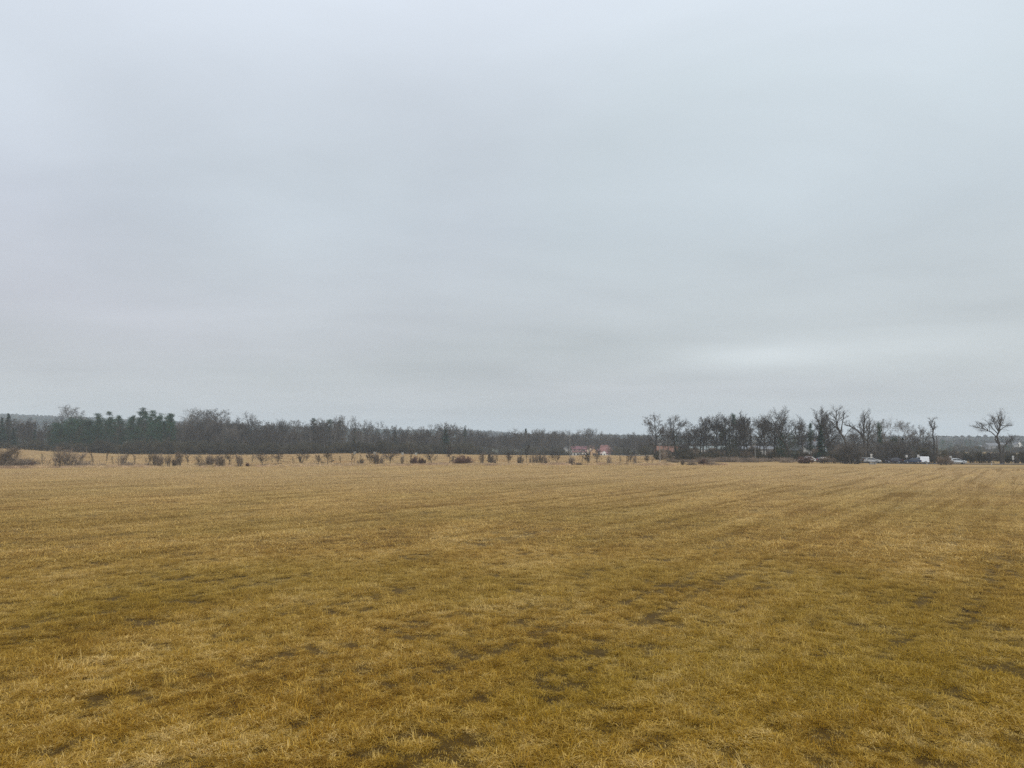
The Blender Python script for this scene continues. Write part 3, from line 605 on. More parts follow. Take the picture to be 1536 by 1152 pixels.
for px in np.arange(140, 985, 15.5):
    k = ('sapling', 'multi', 'sapling', 'bramble', 'fruit')[int(rng.integers(0, 5))]; HEDGE.append((k, px + rng.uniform(-6, 6), rng.uniform(683, 690) if k != 'bramble' else rng.uniform(693, 696), rng.uniform(.45, .9), None))
for i, (k, px, yt, w, lab) in enumerate(HEDGE):
    nm, l0, c = HNAME[k]; Y = float(HEDGE_Y(px)) + rng.uniform(-1.2, 1.2)
    by_top(k, i, nm, lab or l0, c, HG, px, yt, Y, rng.uniform(0, 6.28), w)

# ------------------------------------------------------------------ the long wood beyond the second field
WPX = [-60, 0, 10, 20, 75, 90, 100, 130, 150, 165, 190, 205, 230, 245, 262, 275, 290, 310, 335, 355, 370, 380, 400, 440, 460, 475, 490, 515, 540, 560, 580, 600, 640, 680, 695, 720]
WTOP = [622, 622, 621, 631, 631, 624, 621, 622, 620, 616, 616, 612, 612, 617, 620, 622, 613, 611, 613, 616, 620, 633, 634, 633, 633, 627, 630, 629, 633, 638, 641, 640, 639, 640, 645, 650]
WL = {'pine': ('pine_tree', 'dark green pine in the long wood beyond the second field', 'tree'), 'spruce': ('spruce_tree', 'dark conical spruce in the long wood beyond the second field', 'tree'),
      'slim_spruce': ('spruce_tree', 'dark conical spruce in the long wood beyond the second field', 'tree'), 'evergreen': ('evergreen_tree', 'dark rounded evergreen in the long wood beyond the second field', 'tree'),
      'oak': ('bare_tree', 'bare broad-crowned tree in the long wood beyond the second field', 'tree'), 'grey': ('bare_tree', 'bare grey broad-crowned tree in the long wood beyond the second field', 'tree'),
      'ash': ('bare_tree', 'bare upright tree in the long wood beyond the second field', 'tree'), 'thin': ('slender_tree', 'tall slender bare tree in the long wood beyond the second field', 'tree'),
      'slim_grey': ('slender_tree', 'tall slender grey bare tree in the long wood beyond the second field', 'tree'), 'under': ('undergrowth_shrub', 'dark leafless shrub filling the foot of the long wood', 'shrub')}
def wood_kind(px, rng, row):
    u = rng.uniform()
    if px < 18: return 'spruce' if u < .6 else 'thin'
    if px < 78: return 'ash' if u < .45 else ('spruce' if u < .6 else 'thin')
    if px < 132: return 'evergreen' if u < .75 else 'thin'
    if px < 266: return ('pine' if u < .85 else 'dense_pine') if row else ('thin' if u < .45 else ('pine' if u < .8 else 'evergreen'))
    if px < 378: return ('grey' if u < .4 else 'oak' if u < .7 else 'ash') if row else ('thin' if u < .6 else 'ash')
    if px < 462: return 'slim_grey' if u < .38 else 'thin' if u < .55 else ('ash' if u < .97 else 'slim_spruce')
    if px < 522: return 'slim_grey' if u < .38 else 'thin' if u < .5 else ('ash' if row or u < .9 else 'slim_spruce')
    return 'slim_grey' if u < .38 else 'thin' if u < .55 else ('ash' if u < .97 else 'slim_spruce')
def SECT(px):
    for x, t in ((82, 'in the low wood stretch below the hazy hill'), (134, 'in the dark evergreen clump of the long wood'), (268, 'in the pine stand of the long wood'), (380, 'among the big bare crowns of the long wood'), (462, 'in the low wood just past the big bare crowns'), (560, 'in the wood around the lone pine heads'), (900, 'at the thinning end of the long wood')):
        if px < x: return t
WG = 'trees of the long wood beyond the second field'
rng = np.random.default_rng(2024); WSTUFF = []
def wood():
    for row in range(4):
        Y = 322 + 11 * row; px = -45 + row * 5
        while px < 705:
            Yj = Y + rng.uniform(-4, 4) + (0 if px < 560 else (px - 560) * .25); top = float(np.interp(px, WPX, WTOP)); kind = wood_kind(px, rng, row)
            base = 680.0; frac = (rng.uniform(.60, .82), rng.uniform(.75, .97), rng.uniform(.86, 1.01), rng.uniform(.86, 1.03))[row]
            if 378 < px and row > 1: frac = rng.uniform(.82, 1.12)
            if 268 < px < 378: frac *= .80
            if 134 < px < 268 and row > 1: frac = rng.uniform(.76, 1.03)
            yt = base - (base - top) * frac - (4 if kind in ('thin', 'ash', 'slim_grey', 'oak', 'grey') and row > 1 else 0)
            k2 = 'pine' if kind == 'dense_pine' else kind; nm, lab, c = WL[k2]
            lab = lab.replace('in the long wood beyond the second field', SECT(px))
            by_top(kind, int(rng.integers(0, 9)), nm, lab, c, WG, px, yt, Yj, rng.uniform(0, 6.28), rng.uniform(.85, 1.15) * (1.25 if kind in ('evergreen',) else 1))
            px += rng.uniform(.75, 1.3) * (17 if kind in ('oak', 'grey', 'evergreen') else 12.0)
    px = -50
    while px < 700:
        Y = 314 + rng.uniform(-2, 4) + (0 if px < 560 else (px - 560) * .25); nm, lab, c = WL['under']
        by_top('under', int(rng.integers(0, 4)), nm, 'dark shrub below trees ' + SECT(px), c, 'undergrowth along the long wood', px, rng.uniform(659, 668) + (2 if px > 380 else 0), Y, rng.uniform(0, 6.28), rng.uniform(1.0, 1.35))
        px += rng.uniform(8, 15)
    # singles that stand out
    def one(kind, var, lab, px, yt, Y, w=1.0, nm='bare_tree'): by_top(kind, var, nm, lab, 'tree', WG, px, yt, Y, rng.uniform(0, 6.28), w)
    one('grey', 1, 'pale bare tree with a round crown rising behind the dark evergreens', 108, 606, 372, 1.2)
    one('grey', 1, 'large bare round-crowned tree right beside the end of the pines', 303, 610.5, 352, 1.25)
    one('ash', 1, 'wide bare tree in the middle of the big bare crowns', 324, 611, 358, 1.25)
    one('oak', 2, 'bare tree with a neat domed crown, last of the big bare crowns', 356, 615, 350, 1.15)
    one('grey', 1, 'bare many-branched tree touching the last pine of the stand', 281, 618, 348, 1.1)
    one('pine', 2, 'lone pine head lifting above the slender bare trees', 469, 626, 350, 1.0, 'pine_tree')
    one('pine', 0, 'broader pine head just right of the lone pine in the wood', 493, 628, 350, 1.15, 'pine_tree'); one('pine', 1, 'pine with a ragged flat head above slender bare trees', 506, 629.5, 352, 1.0, 'pine_tree')
    one('thin', 3, 'thin bare spire sticking up above the low stretch of wood', 417, 627, 330, .6, 'slender_tree')
    one('birch', 0, 'white-stemmed birch at the edge of the long wood', 534, 640, 312, .8, 'birch_tree')
    one('slim_spruce', 1, 'pointed spruce standing above the thin trees at the wood end', 668, 643, 345, 1.6, 'spruce_tree')
wood()
def mass(name, label, kinds, pxr, Yr, topf, n, seed, cat='wood'):
    """a wood that reads as one mass: many trees, one object"""
    rg = np.random.default_rng(seed); ms, hs = [], []
    for k in kinds:
        for parts, H in PROTO[k]: ms.append(parts[1][1]); hs.append(H)
    c = proto_coll(name + '_tree', ms); px = rg.uniform(pxr[0], pxr[1], n); Y = rg.uniform(Yr[0], Yr[1], n); x = np.array([gx(a, b) for a, b in zip(px, Y)]); z = terrain(x, Y)
    ix = rg.integers(0, len(ms), n); yt = np.array([topf(a) for a in px]); zt = np.array([pt(a, b, d)[2] for a, b, d in zip(px, yt, Y)])
    h = np.clip((zt - z) * rg.uniform(.7, 1.0, n), 1.5, 40); s = h / np.array(hs)[ix]
    scatter(name, label, cat, c, np.stack([x, Y, z], -1), s, rg.uniform(0, 6.28, n), ix)
wtop = lambda p: 681 - (681 - float(np.interp(p, WPX, WTOP))) * .76
mass('wood_interior', 'dark inner mass of the long wood beyond the second field', ['thin', 'ash', 'ash', 'evergreen'], (-60, 400), (366, 430), wtop, 330, 31)
mass('wood_interior', 'inner mass of the slender bare wood beyond the second field', ['thin', 'slim_grey', 'slim_grey', 'ash'], (370, 720), (366, 470), wtop, 330, 32)
mass('wood_undergrowth', 'grey undergrowth deep inside the long wood', ['under'], (-60, 720), (330, 400), lambda p: 660, 420, 33, 'undergrowth')

# ------------------------------------------------------------------ buildings
plaster_w = mat('plaster_white', (.70, .68, .64), .85, noise=.8, col2=(.58, .56, .53)); plaster_c = mat('plaster_cream', (.62, .50, .36), .85, noise=.8, col2=(.52, .42, .30))
plaster_p = mat('plaster_pink', (.64, .48, .45), .85, noise=.8, col2=(.55, .42, .40)); plaster_g = mat('plaster_grey', (.40, .40, .38), .85, noise=.7, col2=(.33, .33, .32)); plaster_o = mat('plaster_ochre', (.50, .33, .18), .85, noise=.8, col2=(.42, .29, .17))
tile_red = mat('tile_red', (.20, .085, .075), .8, noise=1.3, col2=(.16, .075, .068)); tile_purple = mat('tile_purple', (.19, .075, .085), .8, noise=1.3, col2=(.15, .065, .075)); tile_orange = mat('tile_orange', (.17, .082, .052), .8, noise=1.3, col2=(.13, .07, .048))
tile_grey = mat('tile_grey', (.10, .105, .11), .8, noise=1.2, col2=(.14, .145, .15)); tile_green = mat('tile_green', (.13, .15, .14), .7, noise=1.2, col2=(.16, .18, .17)); tar_black = mat('tar_black', (.022, .024, .028), .8)
timber = mat('timber_dark', (.075, .05, .035), .9, noise=2, col2=(.11, .075, .05)); glass_m = mat('window_glass', (.03, .035, .04), .08, spec=.6); frame_m = mat('window_frame', (.6, .6, .58), .6)
concrete = mat('concrete', (.23, .225, .21), .9, noise=1.5, col2=(.18, .175, .165)); metal_g = mat('galvanised', (.42, .43, .44), .45, metal=.7)
def part(nm, mb, m, par): return link(nm, mb.mesh(nm, m), par)
def roof_prism(w, d, z0, h, ov=.35, hip=0.0, th=.16, cx=0, cy=0):
    mb = MB(); x, y = w / 2 + ov, d / 2 + ov; r = max(.02, w / 2 + ov - hip)
    lo = [(-x, -y, z0), (x, -y, z0), (x, y, z0), (-x, y, z0)]; up = [(-r, 0, z0 + h), (r, 0, z0 + h)]
    V = lo + up + [(a, b, c - th) for a, b, c in lo]; V = [(a + cx, b + cy, c) for a, b, c in V]
    mb.add(V, [(0, 1, 5, 4), (2, 3, 4, 5), (1, 2, 5), (3, 0, 4), (0, 6, 7, 1), (1, 7, 8, 2), (2, 8, 9, 3), (3, 9, 6, 0), (9, 8, 7, 6)]); return mb
def roof_gable_front(w, d, z0, h, ov=.3, th=.18, cx=0, cy=0):    # ridge runs along y, gable faces the field
    mb = MB(); y = d / 2 + ov
    for s in (-1, 1):
        e = s * (w / 2 + ov); zz = z0 - h * ov / (w / 2)
        V = [(0, -y, z0 + h), (e, -y, zz), (e, y, zz), (0, y, z0 + h)]; V = V + [(a, b, c + th) for a, b, c in V]; V = [(a + cx, b + cy, c) for a, b, c in V]
        mb.add(V, [(0, 1, 2, 3), (7, 6, 5, 4), (0, 4, 5, 1), (1, 5, 6, 2), (2, 6, 7, 3), (3, 7, 4, 0)])
    return mb
def gable_wall(w, d, h, hg, cx=0, cy=0):
    mb = MB(); x, y = w / 2, d / 2; V = [(-x, -y, -1), (x, -y, -1), (x, -y, h), (0, -y, h + hg), (-x, -y, h), (-x, y, -1), (x, y, -1), (x, y, h), (0, y, h + hg), (-x, y, h)]
    mb.add([(a + cx, b + cy, c) for a, b, c in V], [(0, 1, 2, 3, 4), (9, 8, 7, 6, 5), (1, 6, 7, 2), (5, 0, 4, 9), (2, 7, 8, 3), (3, 8, 9, 4)]); return mb
def window(par, x, z, y, w=1.0, h=1.2):
    f = MB()
    for a, b, c, d in ((0, h / 2, w, .09), (0, -h / 2, w, .09), (-w / 2, 0, .09, h + .09), (w / 2, 0, .09, h + .09)): f.box((x + a, y - .03, z + b), (c, .1, d))
    o = part('window', f, frame_m, par); g = MB(); g.box((x, y - .012, z), (w - .08, .03, h - .08)); part('pane', g, glass_m, o)
    s = MB(); s.box((x, y - .07, z - h / 2 - .08), (w + .25, .16, .06)); part('sill', s, concrete, o)
def door(par, x, y, z0=0, w=1.0, h=2.05, m=None):
    d = MB(); d.box((x, y - .03, z0 + h / 2), (w, .08, h)); o = part('door', d, m or timber, par); k = MB(); k.box((x + w * .36, y - .1, z0 + h * .5), (.05, .06, .14)); part('handle', k, metal_g, o)
def chimney(par, x, y, z, h=1.1, m=None):
    c = MB(); c.box((x, y, z + h / 2), (.6, .6, h)); c.box((x, y, z + h + .06), (.75, .75, .12)); part('chimney', c, m or tile_orange, par)
def house_root(name, label, px, Y, cat='house', rz=0.0, group=None, z=None):
    x = gx(px, Y); return tag(link(name, None, None, (x, Y, tz(x, Y) if z is None else z), rz), label, cat, group)
def simple_house(name, label, px, Y, w, d, h, hr, wall, roof, hip=0.0, gable=False, wins=3, rz=0.0, cat='house', dr=True, chim=True):
    e = house_root(name, label, px, Y, cat, rz)
    if gable:
        part('wall', gable_wall(w, d, h, hr), wall, e); r = part('roof', roof_gable_front(w, d, h + .02, hr), roof, e)
    else:
        mb = MB(); mb.box((0, 0, h / 2 - .5), (w, d, h + 1)); part('wall', mb, wall, e); r = part('roof', roof_prism(w, d, h + .17, hr, hip=hip), roof, e)
        if hip < .1:
            for s in (-1, 1):
                g = MB(); xx = s * (w / 2 - .05); g.add([(xx - .04, -d / 2, h), (xx - .04, d / 2, h), (xx - .04, 0, h + hr), (xx + .04, -d / 2, h), (xx + .04, d / 2, h), (xx + .04, 0, h + hr)], [(0, 1, 2), (5, 4, 3), (0, 3, 4, 1), (1, 4, 5, 2), (2, 5, 3, 0)]); part('gable', g, wall, e)
    if chim: chimney(r, w * .2, .4, h + hr * .75)
    n = wins
    for i in range(n):
        xx = -w / 2 + w * (i + .5) / n
        if dr and i == n // 2: door(e, xx, -d / 2)
        else: window(e, xx, min(1.55, h * .55), -d / 2)
    if h > 4.2:
        for i in range(n): window(e, -w / 2 + w * (i + .5) / n, 4.1, -d / 2)
    return e
def village():
    Y = 480; k = Y / F_PX                              # metres per photograph pixel here
    zb = tz(gx(885, Y), Y)
    # long white farmhouse with stepped purple-red roof
    e = house_root('farmhouse', 'long white farmhouse with a stepped dull red roof beyond the field', 868.5, Y, z=zb); w = 21 * k
    mb = MB(); mb.box((0, 0, 1.3), (w, 8, 4.6)); part('wall', mb, plaster_w, e)
    mb = MB(); mb.box((0, .7, 4.4), (w - .1, 6.2, 1.4)); part('upper_wall', mb, plaster_p, e)
    mb = MB(); mb.add([(-w / 2 - .3, -4.6, 3.45), (w / 2 + .3, -4.6, 3.45), (w / 2 + .3, -2.35, 4.25), (-w / 2 - .3, -2.35, 4.25), (-w / 2 - .3, -4.6, 3.3), (w / 2 + .3, -4.6, 3.3), (w / 2 + .3, -2.35, 4.1), (-w / 2 - .3, -2.35, 4.1)], [(0, 1, 2, 3), (7, 6, 5, 4), (0, 4, 5, 1), (1, 5, 6, 2), (2, 6, 7, 3), (3, 7, 4, 0)])
    part('porch_roof', mb, tile_red, e); r = part('roof', roof_prism(w, 6.4, 5.2, 1.9, ov=.4, cy=.7), tile_purple, e); chimney(r, -2.2, .9, 6.6)
    for xx in (-3.2, -1.2, 3.0): window(e, xx, 2.0, -4.0, 1.1, 1.3)
    for xx in (-3, 0, 3): window(e, xx, 4.55, -2.4, .9, .8)
    door(e, 1.0, -4.0, 0.2, 1.1, 2.4)
    # cream gabled wing house
    e = house_root('gabled_house', 'narrow cream gabled house with an orange roof and chimney between the farm roofs', 884.5, Y + 5, z=zb); part('wall', gable_wall(4.6, 9, 4.6, 1.6), plaster_c, e)
    r = part('roof', roof_gable_front(4.6, 9, 4.65, 1.7), tile_orange, e); mb = MB(); mb.box((1.6, 2, 6.6), (3.4, 3.6, 2.2)); part('dormer', mb, tile_orange, r); chimney(r, -1, 2, 6.2); window(e, 0, 3.4, -4.5, .9, 1.1); window(e, 0, 1.5, -4.5, .9, 1.1)
    e = house_root('ochre_barn', 'ochre gabled barn in front of the red-roofed house', 890.5, Y - 3, 'barn', z=zb); part('wall', gable_wall(4.6, 6, 3.4, 2.2), plaster_o, e); part('roof', roof_gable_front(4.6, 6, 3.45, 2.3), tile_orange, e); door(e, 0, -3, 0, 1.8, 2.6)
    # red hipped house
    e = house_root('red_roofed_house', 'pink house with a bright red hipped roof and a small porch roof', 907, Y, z=zb); w = 22 * k
    mb = MB(); mb.box((0, 0, 1.4), (w, 8.5, 4.8)); part('wall', mb, plaster_p, e); r = part('roof', roof_prism(w, 8.5, 3.95, 3.9, hip=2.9), tile_red, e); chimney(r, -2.6, .6, 7.1)
    part('front_gable', gable_wall(2.6, 2.0, 2.7, 1.2, -.9, -5.0), plaster_w, e); part('porch_roof', roof_prism(4.9, 2.2, 2.75, .8, hip=.5, cx=3.0, cy=-5.0), tile_purple, e)
    mb = MB(); mb.box((3.0, -4.95, .8), (4.4, 1.6, 3.6)); part('porch_wall', mb, plaster_p, e)
    for xx in (-3.8, -2.6): window(e, xx, 1.8, -4.25, .8, 1.1)
    window(e, -.9, 1.6, -6.0, .8, 1.1); window(e, 2.0, 1.5, -5.75, .9, 1.1); window(e, 4.0, 1.5, -5.75, .9, 1.1)
    # pale gable, dark shed, low white shed
    simple_house('pale_house', 'pale greenish gabled house beside the concrete pole', 849.5, Y + 15, 5.0, 9, 4.6, 2.3, plaster_g, tile_grey, gable=True, wins=2, dr=False, chim=False)
    e = house_root('black_shed', 'black-roofed low shed in front of the white farmhouse', 875, Y - 30, 'shed', z=zb); mb = MB(); mb.box((0, 0, .7), (5.4, 5, 3)); part('wall', mb, timber, e); part('roof', roof_gable_front(6.0, 5, 2.1, 2.4), tar_black, e); door(e, 0, -2.5, 0, 1.6, 2.0)
    e = house_root('white_shed', 'low long white shed next to the red-roofed house', 931, Y - 12, 'shed', z=zb); mb = MB(); mb.box((0, 0, .6), (11, 4, 3.6)); part('wall', mb, plaster_w, e); part('roof', roof_prism(11, 4, 2.5, .5), tile_grey, e)
    for xx in (-4, -1.5, 1.2, 4): window(e, xx, 1.3, -2.0, .9, .8)
    simple_house('grey_barn', 'grey barn with a pale low roof among the bare trees', 825, 470, 5.2, 6, 4.4, 1.1, plaster_g, concrete, wins=3, cat='barn', chim=False)
    simple_house('white_cottage', 'small white cottage half hidden by slender trees beside the grey barn', 804, 500, 5.4, 6, 3.9, 1.6, plaster_w, tile_grey, wins=3)
    simple_house('white_cottage', 'tiny white outbuilding beside the grey barn and pale house', 834, 505, 3.4, 5, 4.8, 1.4, plaster_w, tile_grey, wins=2, dr=False, chim=False)
    # buildings among the roadside trees
    simple_house('red_shed', 'low brown shed with a rusty red roof under the first tall roadside trees', 1000, 300, 8.0, 6, 1.6, 2.3, timber, tile_orange, wins=3, cat='shed', chim=False)
    simple_house('white_bungalow', 'long white bungalow with a grey-green roof behind the roadside trees', 1060, 292, 13.5, 8, 2.6, 1.3, plaster_w, tile_green, hip=.02, wins=7)
    simple_house('grey_bungalow', 'pale grey flat-pitched bungalow behind the densest roadside trees', 1140, 262, 14, 8, 3.1, 1.1, plaster_g, tile_grey, wins=6, chim=False)
    simple_house('gable_house', 'pale grey gabled house behind the red-brown bush', 1200, 240, 4.4, 8, 3.2, 1.4, plaster_g, tile_grey, gable=True, wins=2, dr=False)
    simple_house('blue_grey_house', 'blue-grey house with a low roof behind the big dark spruce', 1216, 275, 8.5, 8, 4.6, 1.6, mat('plaster_blue', (.34, .38, .43), .85), tile_grey, wins=4)
    simple_house('far_house', 'pinkish house high on the hazy slope above the wood', 734, 1150, 22, 12, 5.0, 4.6, plaster_w, tile_red, wins=5, hip=2)
    simple_house('far_house', 'house with a long low roof behind the lone forked tree', 1497, 640, 20, 9, 5.0, 2.2, mat('plaster_dim', (.2, .2, .2), .9), tile_grey, wins=5)
    simple_house('far_house', 'small white gabled house at the hazy edge behind the dark conifers', 1527, 700, 6, 7, 6.0, 2.6, plaster_w, tile_grey, gable=True, wins=2, dr=False)
    simple_house('far_house', 'pale house among the hazy trees beyond the silver car', 1478, 660, 12, 8, 3.2, 2.2, plaster_w, tile_grey, wins=4)
village()

# ------------------------------------------------------------------ middle distance trees round the farm
rng = np.random.default_rng(404)
ML = {'thin': ('slender_tree', 'tall slender bare tree around the distant farm'), 'ash': ('bare_tree', 'bare upright tree around the distant farm'), 'oak': ('bare_tree', 'bare wide-crowned tree around the distant farm'), 'grey': ('bare_tree', 'pale bare wide-crowned tree around the distant farm'), 'spruce': ('spruce_tree', 'pointed spruce among the trees around the distant farm'), 'slim_spruce': ('spruce_tree', 'pointed spruce among the trees around the distant farm')}
MID = [(702, 648, 420, 'ash'), (712, 650, 440, 'thin'), (716, 653, 400, 'oak'), (727, 662, 380, 'ash'), (742, 664, 400, 'oak'), (752, 660, 420, 'thin'), (760, 657, 430, 'ash'), (768, 655, 400, 'oak'), (777, 647, 390, 'thin'),
       (783, 652, 430, 'ash'), (789, 649, 440, 'spruce'), (795, 652, 420, 'grey'), (803, 649, 430, 'ash'), (810, 648, 440, 'grey'), (817, 649, 430, 'thin'), (826, 650, 520, 'ash'), (836, 653, 520, 'ash'), (842, 650, 455, 'oak'), (853, 651, 530, 'thin'), (862, 655, 540, 'ash'),
       (868, 649, 540, 'grey'), (884, 647, 462, 'ash'), (878, 650, 540, 'ash'), (897, 652, 540, 'grey'), (905, 655, 560, 'ash'), (912, 656, 540, 'thin'), (920, 655, 530, 'grey'), (928, 655, 520, 'ash'), (936, 656, 520, 'thin'), (944, 655, 500, 'ash'), (951, 658, 420, 'oak'), (957, 655, 500, 'grey'), (964, 657, 460, 'ash'), (972, 656, 440, 'ash'), (980, 658, 420, 'grey'), (930, 662, 440, 'ash'), (947, 662, 400, 'thin'), (962, 664, 380, 'ash'), (973, 668, 350, 'oak'), (897, 657, 445, 'oak'), (872, 662, 440, 'thin'), (912, 664, 430, 'thin')]
def FARM(px): return 'between the wood end and the grey barn' if px < 818 else 'beside the long white farmhouse' if px < 922 else 'between the red-roofed house and the rusty red shed'
for px in list(range(694, 858, 8)) + list(range(922, 985, 7)):
    k = ('ash', 'thin', 'ash', 'oak', 'thin')[int(rng.integers(0, 5))]; Y = rng.uniform(400, 480) if px < 858 else rng.uniform(400, 520)
    MID.append((px + rng.uniform(-2, 2), float(np.interp(px, [694, 720, 745, 780, 860, 920, 985], [645, 655, 660, 651, 651, 657, 657])) + rng.uniform(-5, 7), Y, k))
for i, (px, yt, Y, k) in enumerate(MID):
    nm, lab = ML[k]; lab = lab.replace('around the distant farm', FARM(px)); by_top(k, i, nm, lab, 'tree', 'bare trees around the distant farm', px, yt - 6.5, Y, rng.uniform(0, 6.28), rng.uniform(1.0, 1.4))
for i, px in enumerate(list(range(702, 860, 9)) + [926, 940, 952, 964, 976]):
    by_top('under', i, 'garden_shrub', 'dark leafless shrub under the trees ' + FARM(px), 'shrub', 'shrubs around the distant farm', px + rng.uniform(-3, 3), rng.uniform(670, 677), rng.uniform(365, 420), rng.uniform(0, 6.28), 1.1)
mass('farm_wood', 'hazy bare wood behind the distant farm', ['thin', 'ash', 'grey'], (690, 1010), (525, 640), lambda p: float(np.interp(p, [690, 760, 850, 900, 1010], [652, 653, 652, 656, 657])), 620, 51)
mass('roadside_thicket', 'grey thicket behind the roadside trees', ['thin', 'ash', 'under'], (960, 1400), (310, 430), lambda p: float(np.interp(p, [960, 1060, 1200, 1400], [664, 661, 658, 660])), 330, 52, 'thicket')
mass('village_wood', 'blue hazy trees beyond the road', ['ash', 'evergreen', 'thin', 'grey'], (1370, 1640), (760, 1000), lambda p: float(np.interp(p, [1370, 1440, 1540, 1640], [659, 657, 660, 660])), 420, 53)
mass('village_wood', 'blue-grey bare trees and evergreens between the road and the far houses', ['ash', 'under', 'evergreen', 'grey', 'thin'], (1375, 1640), (440, 620), lambda p: 668 + 5 * math.sin(p * .13) * math.sin(p * .041), 330, 56)
for i, px in enumerate(range(1018, 1262, 9)):
    by_top('under', i, 'undergrowth_shrub', 'dark leafless shrub between the trunks before the ' + ('white bungalow' if px < 1095 else 'grey bungalow' if px < 1185 else 'big dark spruce'), 'shrub', 'undergrowth between the roadside trees', px + rng.uniform(-3, 3), rng.uniform(676, 685), rng.uniform(215, 228), rng.uniform(0, 6.28), 1.1)
mass('roadside_undergrowth', 'dark low undergrowth beneath the roadside trees', ['under', 'bushy'], (985, 1300), (226, 300), lambda p: 673 + 9 * math.sin(p * .21) * math.sin(p * .073), 420, 54, 'undergrowth')
mass('roadside_hedge', 'grey-brown scrub behind the road', ['under', 'thicket'], (1370, 1640), (225, 420), lambda p: float(np.interp(p, [1370, 1400, 1460, 1640], [668, 675, 679, 676])) + 7 * math.sin(p * .19) * math.sin(p * .067), 230, 55, 'scrub')

# ------------------------------------------------------------------ the roadside trees
RG = 'bare trees standing along the road'
def rt(kind, var, px, yt, Y, lab, w=1.0, nm='bare_tree', rz=None):
    airy = kind in ('ash', 'oak', 'thin', 'grey', 'ash_ivy', 'oak_ivy')
    by_top(kind, var, nm, lab, 'tree', RG, px, yt - (5 if airy else 0), Y, rng.uniform(0, 6.28) if rz is None else rz, w * (1.28 if airy else 1))
rt('ash', 0, 985, 623, 238, 'tall bare tree with an open airy crown above the rusty red roof', .85)
rt('ash_ivy', 0, 1013, 626, 236, 'narrow dense dark tree next to the rusty red roof', .8)
rt('ash', 1, 1025, 650, 250, 'low bare tree before the white bungalow end', .8)
rt('thin', 0, 1034, 637, 240, 'thin bare tree at the end of the white bungalow', 1.0, 'slender_tree')
rt('ash', 2, 1045, 639, 238, 'dark bare tree in front of the white bungalow door', .85)
rt('ash', 3, 1055, 626, 236, 'tall upright bare tree in front of the middle of the white bungalow', .85)
rt('thin', 1, 1067, 636, 240, 'thin straight bare tree beside the white car', .9, 'slender_tree'); rt('ash', 4, 1075, 622, 234, 'tall bare tree directly behind the white parked car', .75)
rt('ash_ivy', 1, 1090, 623, 230, 'dense ivy-dark tree between the white bungalow and the flat-topped pine', .8)
rt('flat_pine', 0, 1101, 619, 228, 'flat-topped pine with a bare stem and a small dark cap', .7, 'pine_tree')
rt('oak_ivy', 0, 1104, 627, 226, 'broad dark ivy-hung tree under the flat-topped pine', .62)
rt('ash', 0, 1113, 628, 232, 'bare tree just past the flat-topped pine', .7); rt('ash', 2, 1122, 618, 232, 'tall bare tree over the near end of the grey bungalow', .7); rt('thin', 2, 1131, 635, 226, 'thin bare stem beside the pale pole', .9, 'slender_tree')
rt('ash', 1, 1146, 628, 226, 'bare tree with a high fork in front of the grey bungalow', .75); rt('oak', 0, 1160, 627, 224, 'bare tree with twisted limbs leaning over the grey bungalow', .6)
rt('evergreen', 0, 1172, 640, 222, 'dark bushy evergreen at the foot of the biggest oak', .62, 'evergreen_tree')
rt('oak_ivy', 1, 1186, 613, 218, 'biggest roadside oak with a wide spiky crown and dark ivy', .85)
rt('thin', 3, 1206, 640, 222, 'thin bare tree beside the biggest oak', .9, 'slender_tree'); rt('dense_pine', 0, 1216, 633, 222, 'ragged pine leaning against the big dark spruce', .6, 'pine_tree')
rt('ash', 3, 1228, 612, 226, 'tallest thin bare tree rising behind the big dark spruce', .55); rt('spruce', 0, 1232, 637, 216, 'big dark green spruce beside the parked cars', 1.0, 'spruce_tree')
rt('ash', 4, 1242, 621, 222, 'bare branching tree between the spruce and the leaning forked tree', .7); rt('thin', 4, 1250, 645, 212, 'straight dark stem standing behind the parked cars', .9, 'slender_tree')
rt('dense_pine', 1, 1324, 632, 216, 'dark pine beside the big three-limbed oak', .55, 'pine_tree'); rt('evergreen', 1, 1342, 651, 218, 'dark evergreen behind the brown thicket', .8, 'evergreen_tree'); rt('spruce', 1, 1355, 656, 222, 'stubby dark spruce at the edge of the brown thicket', 1.25, 'spruce_tree')
rt('evergreen', 2, 1368, 668, 226, 'low dark evergreen above the blue car', .8, 'evergreen_tree')
rt('grey', 0, 1340, 630, 300, 'pale hazy bare tree behind the dark pine', .8); rt('grey', 1, 1362, 634, 300, 'pale hazy bare tree behind the stubby spruce', .8)
rt('grey', 2, 1287, 640, 300, 'pale bare tree seen between the two big forked trees', .8); rt('ash', 2, 1384, 640, 280, 'pale upright bare tree behind the white van', .85); rt('thin', 5, 1392, 668, 230, 'short thin bare tree near the twisted slender tree', 1.3, 'slender_tree')
